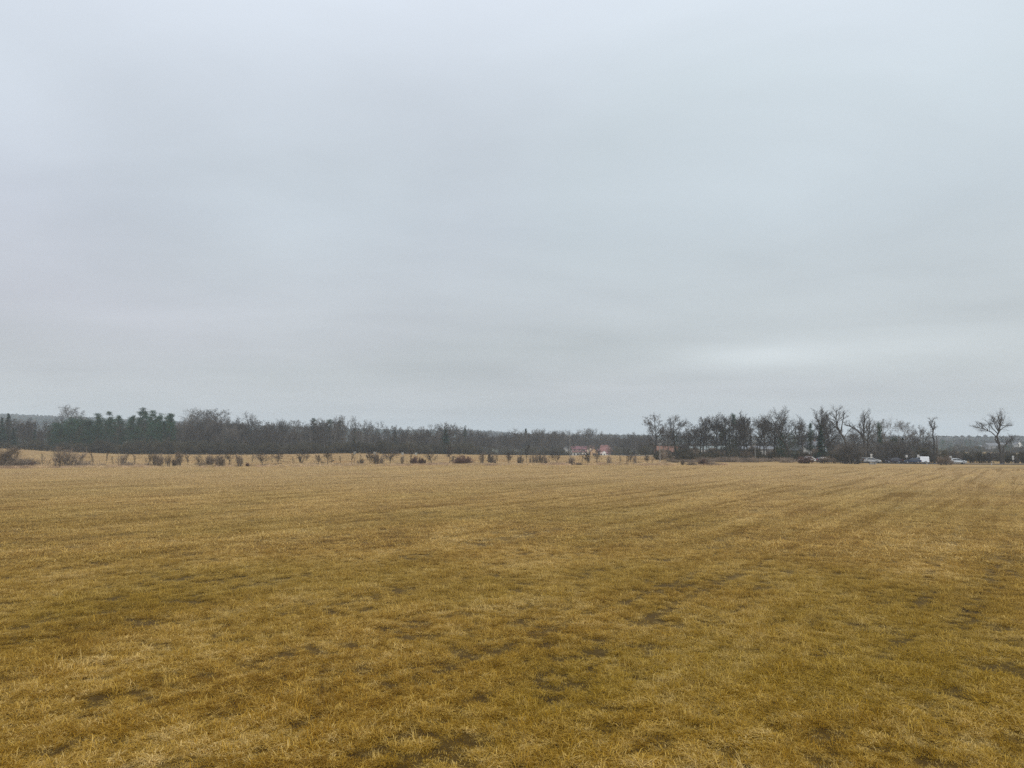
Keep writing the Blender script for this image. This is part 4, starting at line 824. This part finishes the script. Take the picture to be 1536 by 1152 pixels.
for i, (px, yt, Y, k) in enumerate([(996, 650, 262, 'thin'), (1004, 645, 268, 'ash'), (1020, 642, 256, 'thin'), (1029, 648, 262, 'thin'), (1040, 641, 258, 'thin'), (1050, 636, 262, 'ash'), (1061, 634, 258, 'thin'), (1071, 633, 252, 'ash'), (1083, 630, 256, 'thin'), (1096, 630, 250, 'ash'), (1108, 628, 246, 'thin'), (1117, 630, 250, 'ash'), (1127, 629, 244, 'thin'),
        (1139, 634, 242, 'ash'), (1152, 632, 240, 'thin'), (1166, 632, 244, 'ash'), (1178, 630, 236, 'thin'), (1195, 630, 240, 'ash'), (1202, 640, 236, 'thin'), (1213, 645, 240, 'ash'), (1237, 632, 240, 'thin'), (1247, 640, 236, 'ash'), (1268, 648, 244, 'thin'), (1282, 652, 250, 'ash'), (1307, 650, 246, 'thin'), (1316, 648, 240, 'ash'), (1333, 650, 246, 'thin'), (1374, 655, 246, 'ash')]):
    rt(k, i, px, yt, Y, 'slender bare tree of the second row behind the road' if k == 'thin' else 'bare forked tree of the second row behind the road', .85, 'slender_tree' if k == 'thin' else 'bare_tree')
TWIG = PP(leaf=1, tw=9, tl=5, twl=.6, w=.022, n=[11, 7, 5, 3], t0=[.45, .15, .15, .2], ang=[48, 46, 45, 45], rat=[.30, .5, .5, .5], ref=[1, 1.6, .8, .5], wan=[.1, .18, .2, .2, .2], up=[.03, .06, .04, .02, 0], shape=lambda t: 1.0 - .45 * t, tap=[.3, .3, .35, .4, .5])
def limb_tree(name, label, px0, Y, base_py, limbs, seed, depth=.6, P=TWIG):
    """main limbs laid out in metres from the base: (pixel path, radius); depth is given by alternating limbs fore and aft"""
    x0 = gx(px0, Y); k = Y / F_PX; rg = np.random.default_rng(seed); L = []
    for j, (path, r) in enumerate(limbs):
        dy = (0, .9, -.9, 1.3, -1.3)[j % 5] * depth; n = len(path)
        L.append(([((a - px0) * k, dy * (i / (n - 1)) ** 1.5 * (0 if j == 0 else 1), (base_py - b) * k) for i, (a, b) in enumerate(path)], r))
    parts = broad(P, 1, r, bark_dark, twig_dark, limbs=L)(rg, 0)
    e = link(name, None, None, (x0, Y, tz(x0, Y) - .1)); 
    for nm, mb, m in parts:
        o = link(nm, mb.mesh(nm, m), e)
        if nm == 'crown': o['kind'] = 'stuff'
    return tag(e, label, 'tree', RG)
NOB = dict(TWIG); 
limb_tree('forked_tree', 'lone bare forked tree with an umbrella crown, farthest along the road', 1502.5, 208, 697.5,
  [([(1502.5, 698), (1501.5, 680), (1500, 668), (1497, 656), (1500, 650), (1502.5, 640), (1503.5, 630)], .36),
   ([(1500, 668), (1494.5, 661), (1496, 656), (1490, 649.5), (1484, 647), (1478, 644), (1471, 643)], .20),
   ([(1501, 650), (1496, 643), (1492, 636), (1489, 629)], .16), ([(1502.5, 641), (1506, 635), (1511, 630)], .12), ([(1503, 640), (1509, 640), (1515, 640)], .08),
   ([(1484, 647), (1479, 641), (1474, 637)], .08), ([(1492, 637), (1486, 638), (1481, 641)], .07), ([(1505.5, 698), (1505, 680), (1504.5, 672), (1510, 666), (1516, 661)], .19)], 11, 1.1,
  PP(leaf=1, tw=8, tl=5, twl=.6, w=.021, n=[14, 6, 4, 3], t0=[.55, .15, .15, .2], ang=[48, 46, 45, 45], rat=[.34, .5, .5, .5], ref=[1, 1.3, .7, .5], wan=[.1, .18, .2, .2, .2], up=[.03, .08, .05, .02, 0], shape=lambda t: 1.0 - .3 * t, tap=[.3, .3, .35, .4, .5]))
limb_tree('twisted_tree', 'slender twisted bare tree beside the wooden wire pole', 1402, 212, 697.5,
  [([(1402, 698), (1401.5, 680), (1402.5, 665), (1400.5, 655), (1402, 647), (1399, 642), (1401, 632)], .27), ([(1401.5, 647), (1405, 640), (1406, 634)], .09), ([(1400, 643), (1396.5, 638), (1397, 633)], .08), ([(1402, 660), (1396, 655), (1393, 650)], .06)], 12, .8,
  PP(leaf=1, tw=8, tl=5, twl=.6, w=.021, n=[14, 6, 4, 3], t0=[.55, .15, .15, .2], ang=[55, 46, 45, 45], rat=[.15, .5, .5, .5], ref=[1, 1., .6, .5], wan=[.1, .2, .2, .2, .2], shape=lambda t: 1.0 - .3 * t))
limb_tree('three_limbed_oak', 'big bare oak with one long limb arching sideways over the thicket', 1299, 214, 696,
  [([(1298, 697), (1297.5, 675), (1297, 660), (1297, 648), (1298, 636), (1299, 625)], .40), ([(1297, 661), (1293, 653), (1286, 645), (1279, 641), (1272, 638)], .24), ([(1303, 697), (1302, 675), (1302, 660), (1304, 648), (1304.5, 634)], .30), ([(1303, 655), (1309, 648), (1315, 641)], .16), ([(1296, 656), (1291, 645), (1288, 638)], .13), ([(1298, 640), (1294, 634), (1296, 628)], .1)], 13, 1.0)
limb_tree('leaning_tree', 'bare leaning tree with a tall open fork above the grey thicket', 1275, 213, 696,
  [([(1276, 697), (1272, 672), (1267, 658), (1261, 650), (1257, 640), (1256, 630), (1257.5, 617)], .36), ([(1262.5, 652), (1265, 640), (1268, 630), (1271, 621)], .20), ([(1256.5, 640), (1250, 636), (1245, 634)], .09), ([(1256, 630), (1251, 625), (1249, 622)], .09), ([(1267, 658), (1272, 650), (1275, 646)], .09)], 14, .9)
# shrubs at the road
def sh(kind, var, px, yt, Y, lab, w, nm='roadside_shrub', grp='shrubs beside the road'): by_top(kind, var, nm, lab, 'shrub', grp, px, yt, Y, rng.uniform(0, 6.28), w)
sh('thicket', 0, 1276, 664, 192, 'large rounded grey twiggy shrub in front of the parked white cars', 1.15, 'twiggy_shrub'); sh('under', 1, 1267, 675, 206, 'dark shrub under the leaning forked tree', 1.0)
sh('red_bush', 0, 1208, 683, 189, 'rounded red-brown bush hiding part of a white car', 1.7, 'red_shrub'); sh('red_bush', 2, 1200, 688, 192, 'smaller red-brown bush in front of the pale gabled house', 1.1, 'red_shrub')
for i, (px, yt, Y, w) in enumerate([(1316, 668, 214, 1.0), (1327, 660, 216, 1.0), (1338, 659, 217, 1.0), (1349, 662, 218, 1.0), (1359, 666, 219, .9), (1368, 674, 221, .9)]): sh('thicket', i, px, yt, Y, 'tall dense grey-brown shrub in the brown thicket behind the road', w, 'thicket_shrub', 'shrubs of the brown thicket')
for i, (px, yt, Y, w) in enumerate([(1386, 674, 212, 1), (1394, 676, 211, 1), (1410, 676, 214, 1), (1433, 677, 215, 1), (1446, 676, 217, 1.1), (1457, 677, 216, 1.1), (1470, 679, 216, 1), (1483, 680, 215, 1), (1512, 678, 214, 1.1), (1524, 680, 212, 1.1), (1535, 679, 213, 1.1), (1547, 678, 214, 1.1)]):
    sh(('under', 'thicket')[i % 2], i, px, yt + (-3, 4, 6, -1, 2, 7, 0)[i % 7], Y, 'dark twiggy shrub lining the far side of the road' if i % 2 == 0 else 'grey-brown twiggy shrub lining the far side of the road', w, 'roadside_shrub', 'shrubs lining the far side of the road')
for i, (px, yt, w) in enumerate([(1412, 686, 1.0), (1419, 685.5, 1.0), (1426, 690, .8)]): sh('bushy', i, px, yt, 191, 'brown bush in front of the rear half of the silver car', w, 'brown_shrub', 'brown bushes before the silver car')
sh('bushy', 1, 1235, 685.5, 191, 'low brown bush in front of the navy car', 2.1, 'brown_shrub'); sh('bushy', 2, 1252, 688, 192, 'low brown bush beside the straight dark stem', 1.3, 'brown_shrub')
for i in range(26):
    px = 1008 + i * 7.4 + rng.uniform(-3, 3); sh('bramble', i, px, rng.uniform(684, 690), rng.uniform(196, 212), 'low dark bramble at the foot of the trees before the ' + ('white bungalow' if px < 1095 else 'grey bungalow'), 1.1, 'bramble', 'brambles below the roadside trees')
# hazy trees in the village beyond the road
VG = 'hazy trees beyond the road'
for i, (px, yt, Y, k, w) in enumerate([(1412, 668, 651, 'ash', 1), (1420, 664, 713, 'oak', 1), (1427, 662, 728, 'evergreen', 1.1), (1436, 665, 666, 'ash', 1), (1443, 660, 806, 'grey', 1.2), (1457, 660, 697, 'spruce', 1.0), (1450, 667, 744, 'ash', 1), (1478, 660, 666, 'spruce', .8), (1471, 668, 682, 'spruce', .8), (1465, 670, 620, 'ash', 1), (1488, 670, 604, 'ash', 1), (1517, 658, 589, 'spruce', 1.2), (1510, 668, 573, 'ash', 1), (1526, 664, 620, 'ash', 1), (1537, 660, 604, 'evergreen', 1.1), (1546, 662, 620, 'ash', 1), (1560, 660, 635, 'spruce', 1)]):
    lab = {'ash': 'hazy upright bare tree in the village beyond the road', 'oak': 'hazy round bare tree in the village beyond the road', 'grey': 'pale hazy domed bare tree in the village beyond the road', 'evergreen': 'hazy rounded evergreen in the village beyond the road', 'spruce': 'hazy pointed spruce in the village beyond the road'}[k]
    by_top(k, i, 'spruce_tree' if k == 'spruce' else 'village_tree', lab, 'tree', VG, px, yt, Y, rng.uniform(0, 6.28), w)

# woods on the hills
def hill_wood():
    rg = np.random.default_rng(61); ms = []
    for v in range(4):
        mb = MB()
        for k in range(7):
            c = rg.normal(0, 9, 2); h = rg.uniform(9, 16); n = 42; t = rg.uniform(.15, 1, n); w = (3.2 if v % 2 else 2.4) * (np.sin(math.pi * (.15 + .75 * t)) if v % 2 else 1.1 - t); a = rg.uniform(0, 6.28, n)
            C = np.stack([c[0] + w * np.cos(a), c[1] + w * np.sin(a), t * h], -1); A = rg.normal(0, 1.0, (n, 3)); B = np.cross(A, rg.normal(0, 1, (n, 3))) * .6; mb.quads(C, A, B, np.clip(rg.normal(.5, .2, n), 0, 1))
        ms.append(mb.mesh('grove', mat('hill_conifer', (.030, .045, .032), .9, tone=.4, rnd=.3) if v < 2 else mat('hill_broadleaf', (.075, .065, .055), .9, tone=.35, rnd=.3)))
    c = proto_coll('hill_grove', ms); n = 17000; Y = rg.uniform(1150, 3050, n); x = Y * rg.uniform(-.82, .82, n); k = (fbm(x / 240, Y / 240, 91) > .36) | ((Y > 1650) & (Y < 2100)) | (Y > 2750); x, Y = x[k], Y[k]; n = len(x)
    ix = np.where(fbm(x / 180, Y / 180, 95) + rg.normal(0, .06, n) > .47, rg.integers(0, 2, n), rg.integers(2, 4, n))
    scatter('hill_wood', 'distant hazy woods covering the low hills', 'wood', c, np.stack([x, Y, terrain(x, Y)], -1), rg.uniform(.8, 1.25, n), rg.uniform(0, 6.28, n), ix)
hill_wood()

# ------------------------------------------------------------------ poles, wires, signs, markers
wood_pole = mat('pole_wood', (.06, .048, .038), .9, noise=3, col2=(.09, .07, .055)); sign_w = mat('sign_white', (.38, .38, .37), .7); sign_red = mat('sign_red', (.5, .05, .04), .6); black_m = mat('black_plastic', (.02, .02, .02), .6)
def pole(px, ytop, Y, m, label, r=.13, wires=False):
    x = gx(px, Y); z = tz(x, Y); h = pt(px, ytop, Y)[2] - z; e = tag(link('utility_pole', None, None, (x, Y, z)), label, 'utility pole'); mb = MB(); mb.tube([(0, 0, -.4), (0, 0, h * .5), (0, 0, h)], [r, r * .85, r * .65], 10, .5, True); part('post', mb, m, e)
    mb = MB(); mb.box((0, 0, h - .35), (.9, .09, .1)); part('crossarm', mb, wood_pole if m is wood_pole else metal_g, e)
    for s in (-.38, .38):
        i = MB(); i.tube([(s, 0, h - .30), (s, 0, h - .18), (s, 0, h - .12)], [.03, .05, .03], 8, .5, True); part('insulator', i, sign_w, e)
    return np.array((x, Y, z + h - .12))
pA = pole(1406.5, 653.5, 213, wood_pole, 'dark wooden pole carrying wires beside the twisted slender tree', .15)
x2 = pA[0] + 46; Y2 = 203; zz = tz(x2, Y2); e = tag(link('utility_pole', None, None, (x2, Y2, zz)), 'wooden wire pole further along the road', 'utility pole'); mb = MB(); mb.tube([(0, 0, -.4), (0, 0, 4.2), (0, 0, 8.4)], [.15, .13, .1], 10, .5, True); part('post', mb, wood_pole, e); mb = MB(); mb.box((0, 0, 8.05), (.9, .09, .1)); part('crossarm', mb, wood_pole, e)
pB = np.array((x2, Y2, zz + 8.28))
for s, lab in ((-.38, 'sagging overhead wire on the field side of the poles'), (.38, 'sagging overhead wire on the house side of the poles')):
    mb = MB(); q = [pA * (1 - t) + pB * t + np.array((s, 0, -.55 * 4 * t * (1 - t))) for t in np.linspace(0, 1, 15)]; mb.tube(q, [.024] * 15, 4, .5); tag(link('overhead_wire', mb.mesh('overhead_wire', black_m)), lab, 'wire', 'overhead wires')
pole(855, 652, 262, concrete, 'pale concrete pole in front of the pale gabled house', .13); pole(990, 664, 205, concrete, 'pale concrete pole near the rusty red roof', .11); pole(1133, 660, 214, concrete, 'pale slim pole in front of the grey bungalow', .10)
def sign(px, ytop, Y, label, shape, w=.6, h=.6):
    x = gx(px, Y); z = tz(x, Y); zt = pt(px, ytop, Y)[2] - z; e = tag(link('road_sign', None, None, (x, Y, z)), label, 'road sign', 'road signs along the road'); mb = MB(); mb.tube([(0, 0, -.3), (0, 0, zt)], [.035, .035], 8, .5, True); part('post', mb, metal_g, e)
    pl = MB()
    if shape == 'round':
        pl.tube([(0, -.06, zt - w / 2), (0, -.04, zt - w / 2)], [w / 2, w / 2], 20, .5, True)
        p2 = MB(); p2.box((0, -.05, zt - w - .28), (.55, .02, .4)); part('supplementary_plate', p2, sign_w, e)
    else: pl.box((0, -.05, zt - h / 2), (w, .02, h))
    part('sign_plate', pl, sign_w, e)
sign(1307, 680.5, 190, 'round white road sign with a small plate below it near the big oak', 'round', .6); sign(1360, 682.5, 207, 'pale square sign plate above the blue car', 'sq', .6, .65); sign(1377.5, 682, 207, 'pale square sign plate behind the white van', 'sq', .65, .7); sign(1426, 684, 206, 'pale square sign plate above the silver car roof', 'sq', .65, .65); sign(1519.5, 683.5, 205, 'round white sign beyond the lone forked tree', 'round', .6)
def marker(px, Y, label):
    x = gx(px, Y); e = tag(link('marker_post', None, None, (x, Y, tz(x, Y))), label, 'marker post', 'white roadside marker posts'); mb = MB(); mb.box((0, 0, .42), (.14, .12, 1.1), taper=.85); part('post', mb, sign_w, e); b = MB(); b.box((0, 0, .72), (.16, .14, .2)); part('band', b, black_m, e)
marker(1313.5, 191.5, 'white roadside marker post next to the concrete block'); marker(1487, 189.5, 'white roadside marker post before the lone forked tree'); marker(1390, 190.5, 'white roadside marker post just past the white van')
e = tag(link('concrete_block', None, None, (gx(1308, 192), 192, tz(gx(1308, 192), 192))), 'long pale concrete block lying on the verge under the round sign', 'concrete block'); mb = MB(); mb.box((0, 0, .2), (1.5, .5, .55), taper=.94); part('block', mb, concrete, e); mb = MB(); mb.box((0, 0, .5), (1.2, .3, .05)); part('cap', mb, concrete, e)
for px, lab in ((531.5, 'pale beehive box at the wood edge below the birch'), (562, 'pale beehive box at the wood edge past the birch'), (604, 'pale wide beehive box pair end at the wood edge'), (624, 'last pale beehive box along the wood edge')):
    x = gx(px, 300); e = tag(link('beehive', None, None, (x, 300, tz(x, 300))), lab, 'beehive', 'pale boxes along the wood edge')
    mb = MB(); mb.box((0, 0, .45), (.8, .6, .95)); part('box', mb, mat('hive_paint', (.26, .26, .23), .8), e); mb = MB(); mb.box((0, 0, .98), (.95, .75, .1)); part('lid', mb, metal_g, e)
# ------------------------------------------------------------------ vehicles
tyre_m = mat('tyre', (.02, .02, .02), .9); rim_m = mat('rim', (.35, .36, .37), .35, metal=.8); car_glass = mat('car_glass', (.015, .018, .02), .05, spec=.8); lamp_m = mat('headlamp', (.75, .77, .8), .15, spec=.8); tail_m = mat('tail_lamp', (.4, .02, .02), .3)
def prism(prof, w, inset=None):
    """side profile (x, z) across the width; upper points may be drawn in"""
    mb = MB(); n = len(prof); ins = inset or [0] * n
    V = [(x, -w / 2 + i, z) for (x, z), i in zip(prof, ins)] + [(x, w / 2 - i, z) for (x, z), i in zip(prof, ins)]
    mb.add(V, [tuple(range(n)), tuple(range(2 * n - 1, n - 1, -1))] + [(i, i + n, (i + 1) % n + n, (i + 1) % n) for i in range(n)]); return mb
def vehicle(name, label, cat, px, paint, kind, flip=False, Y=None, off=0.0, rz=None):
    x = gx(px, 200)
    if Y is None:
        Y, a = road_at(x); x = gx(px, Y + off); Y2_, a = road_at(x); Y = Y2_ + off
    else: a = 0
    if rz is not None: a = rz
    e = tag(link(name, None, None, (x, Y, tz(x, Y) + (.125 if rz is None or rz != 99 else 0)), a + (math.pi if flip else 0)), label, cat, 'cars along the road')
    if kind == 'van':
        L, W = 4.4, 1.8; body = [(-2.2, .3), (2.15, .3), (2.2, .75), (2.05, .98), (1.25, 1.12), (.62, 1.72), (.4, 1.84), (-2.05, 1.84), (-2.18, 1.6), (-2.2, .8)]; ins = [.04, .04, .02, .05, .08, .17, .2, .2, .15, 0]
        side = [[(.98, 1.12), (.52, 1.62), (.0, 1.62), (.0, 1.10)]]; ws = [(1.27, 1.15), (.66, 1.71)]; rear = [(-2.19, 1.2), (-2.17, 1.6)]
    else:
        L, W = 4.2, 1.76; body = [(-2.05, .3), (2.0, .3), (2.1, .55), (2.02, .78), (1.05, .95), (.25, 1.42), (-.1, 1.48), (-1.1, 1.46), (-1.75, 1.02), (-2.05, .92), (-2.1, .6)]; ins = [.05, .05, .03, .06, .08, .27, .29, .28, .1, .05, 0]
        side = [[(.92, .97), (.22, 1.36), (-.18, 1.40), (-.18, .96)], [(-.26, .96), (-.26, 1.40), (-1.0, 1.38), (-1.5, .98)]]; ws = [(1.06, .98), (.29, 1.415)]; rear = [(-1.74, 1.05), (-1.13, 1.45)]
    b = part('body', prism(body, W, ins), paint, e); md = b.modifiers.new('bevel', 'BEVEL'); md.width = .05; md.segments = 2; md.limit_method = 'ANGLE'
    wi = np.interp
    for s in (-1, 1):
        for poly in side:
            g = MB(); zs = [p[1] for p in poly]; z0, z1 = min(zs), max(zs); i0 = .08 if kind != 'van' else .075; i1 = .265 if kind != 'van' else .155
            V = [(px_, s * (W / 2 - (i0 + (i1 - i0) * (z_ - z0) / (z1 - z0)) + .006), z_) for px_, z_ in poly]; V2 = [(a_, b_ - s * .02, c_) for a_, b_, c_ in V]; m_ = len(V)
            g.add(V + V2, [tuple(range(m_)), tuple(range(2 * m_ - 1, m_ - 1, -1))] + [(i, (i + 1) % m_, (i + 1) % m_ + m_, i + m_) for i in range(m_)]); part('side_window', g, car_glass, e)
        d = MB(); d.box((.95 if kind != 'van' else 1.2, s * (W / 2 + .08), 1.0), (.12, .2, .14)); part('mirror', d, paint, e)
        h = MB(); h.box((2.03, s * .62, .70), (.16, .34, .15)); part('headlight', h, lamp_m, e); t = MB(); t.box((-2.09 if kind != 'van' else -2.19, s * .72, .85), (.08, .2, .24)); part('tail_light', t, tail_m, e)
        for wx in (-1.28, 1.28):
            t = MB(); t.tube([(wx, s * (W / 2 - .2), .31), (wx, s * (W / 2 - .16), .31), (wx, s * (W / 2 - .02), .31), (wx, s * (W / 2 + .01), .31)], [.29, .32, .32, .29], 18, .5, True); w_ = part('wheel', t, tyre_m, e); r = MB(); r.tube([(wx, s * (W / 2 + .012), .31), (wx, s * (W / 2 + .025), .31)], [.2, .17], 14, .5, True); part('rim', r, rim_m, w_)
    for nm, (p0, p1), k in (('windscreen', ws, 1), ('rear_window', rear, -1)):
        g = MB(); (x0, z0), (x1, z1) = p0, p1; nn = unit(np.array((-(z1 - z0) * (-1), 0, (x0 - x1)))) if k > 0 else unit(np.array((-(z1 - z0), 0, (x1 - x0)))); o = nn * .008
        V = [(x0, -W / 2 + .17, z0), (x0, W / 2 - .17, z0), (x1, W / 2 - .33, z1), (x1, -W / 2 + .33, z1)]; V = [np.array(v) + o for v in V]; V2 = [v - nn * .02 for v in V]
        g.add(V + V2, [(0, 1, 2, 3), (7, 6, 5, 4), (0, 4, 5, 1), (1, 5, 6, 2), (2, 6, 7, 3), (3, 7, 4, 0)]); part(nm, g, car_glass, e)
    for xx in (2.06, -2.08):
        bp = MB(); bp.box((xx if kind != 'van' else xx * 1.04, 0, .44), (.14, W - .1, .2)); part('bumper', bp, black_m if kind == 'van' else paint, e)
    return e
def paint(name, c, metal=0.0): return mat(name, c, .28, metal=metal, spec=.6)
vehicle('car', 'dark blue hatchback passing in front of the white van', 'car', 1362.5, paint('paint_blue', (.012, .028, .065)), 'car', True, off=-1.4)
vehicle('delivery_van', 'white delivery van behind the dark blue hatchback', 'van', 1372, paint('paint_white', (.74, .76, .76)), 'van', True, off=1.5)
vehicle('car', 'silver car with its nose out from behind brown bushes', 'car', 1434, paint('paint_silver', (.40, .42, .43), .5), 'car', False, off=-1.4)
vehicle('car', 'dark purple car in the shade of the brown thicket', 'car', 1329, paint('paint_dark', (.02, .018, .032)), 'car', True, off=1.5)
vehicle('car', 'white car whose bonnet shows past the grey twiggy shrub', 'car', 1287, mat('paint_pale', (.42, .43, .42), .35, spec=.5), 'car', False, off=-1.3)
vehicle('car', 'pale silver car half hidden by the grey twiggy shrub', 'car', 1264, mat('paint_grey', (.20, .21, .21), .35, spec=.5), 'car', True, off=1.4)
vehicle('car', 'navy car parked below the big dark spruce', 'car', 1233, paint('paint_navy', (.012, .016, .05)), 'car', False, Y=199, rz=.1)
vehicle('car', 'white car mostly hidden behind the red-brown bush', 'car', 1206, MATS['paint_white'], 'car', True, Y=198, rz=.2)
vehicle('car', 'white car parked beneath the trees by the white bungalow', 'car', 1081.5, MATS['paint_white'], 'car', False, Y=246, rz=-.35)

# ------------------------------------------------------------------ haze
def haze():
    mb = MB(); mb.box((0, 2000, 54), (9000, 4800, 120)); m = bpy.data.materials.new('haze_air'); m.use_nodes = True; nt = m.node_tree; nt.nodes.clear()
    o = nt.nodes.new('ShaderNodeOutputMaterial'); v = nt.nodes.new('ShaderNodeVolumePrincipled'); v.inputs['Color'].default_value = (.86, .95, 1, 1); v.inputs['Density'].default_value = .00029; v.inputs['Anisotropy'].default_value = 0
    nt.links.new(v.outputs[0], o.inputs['Volume']); h = link('haze', mb.mesh('haze', m)); h['kind'] = 'stuff'; h['label'] = 'thin damp winter haze over the whole landscape'; h['category'] = 'haze'
haze()
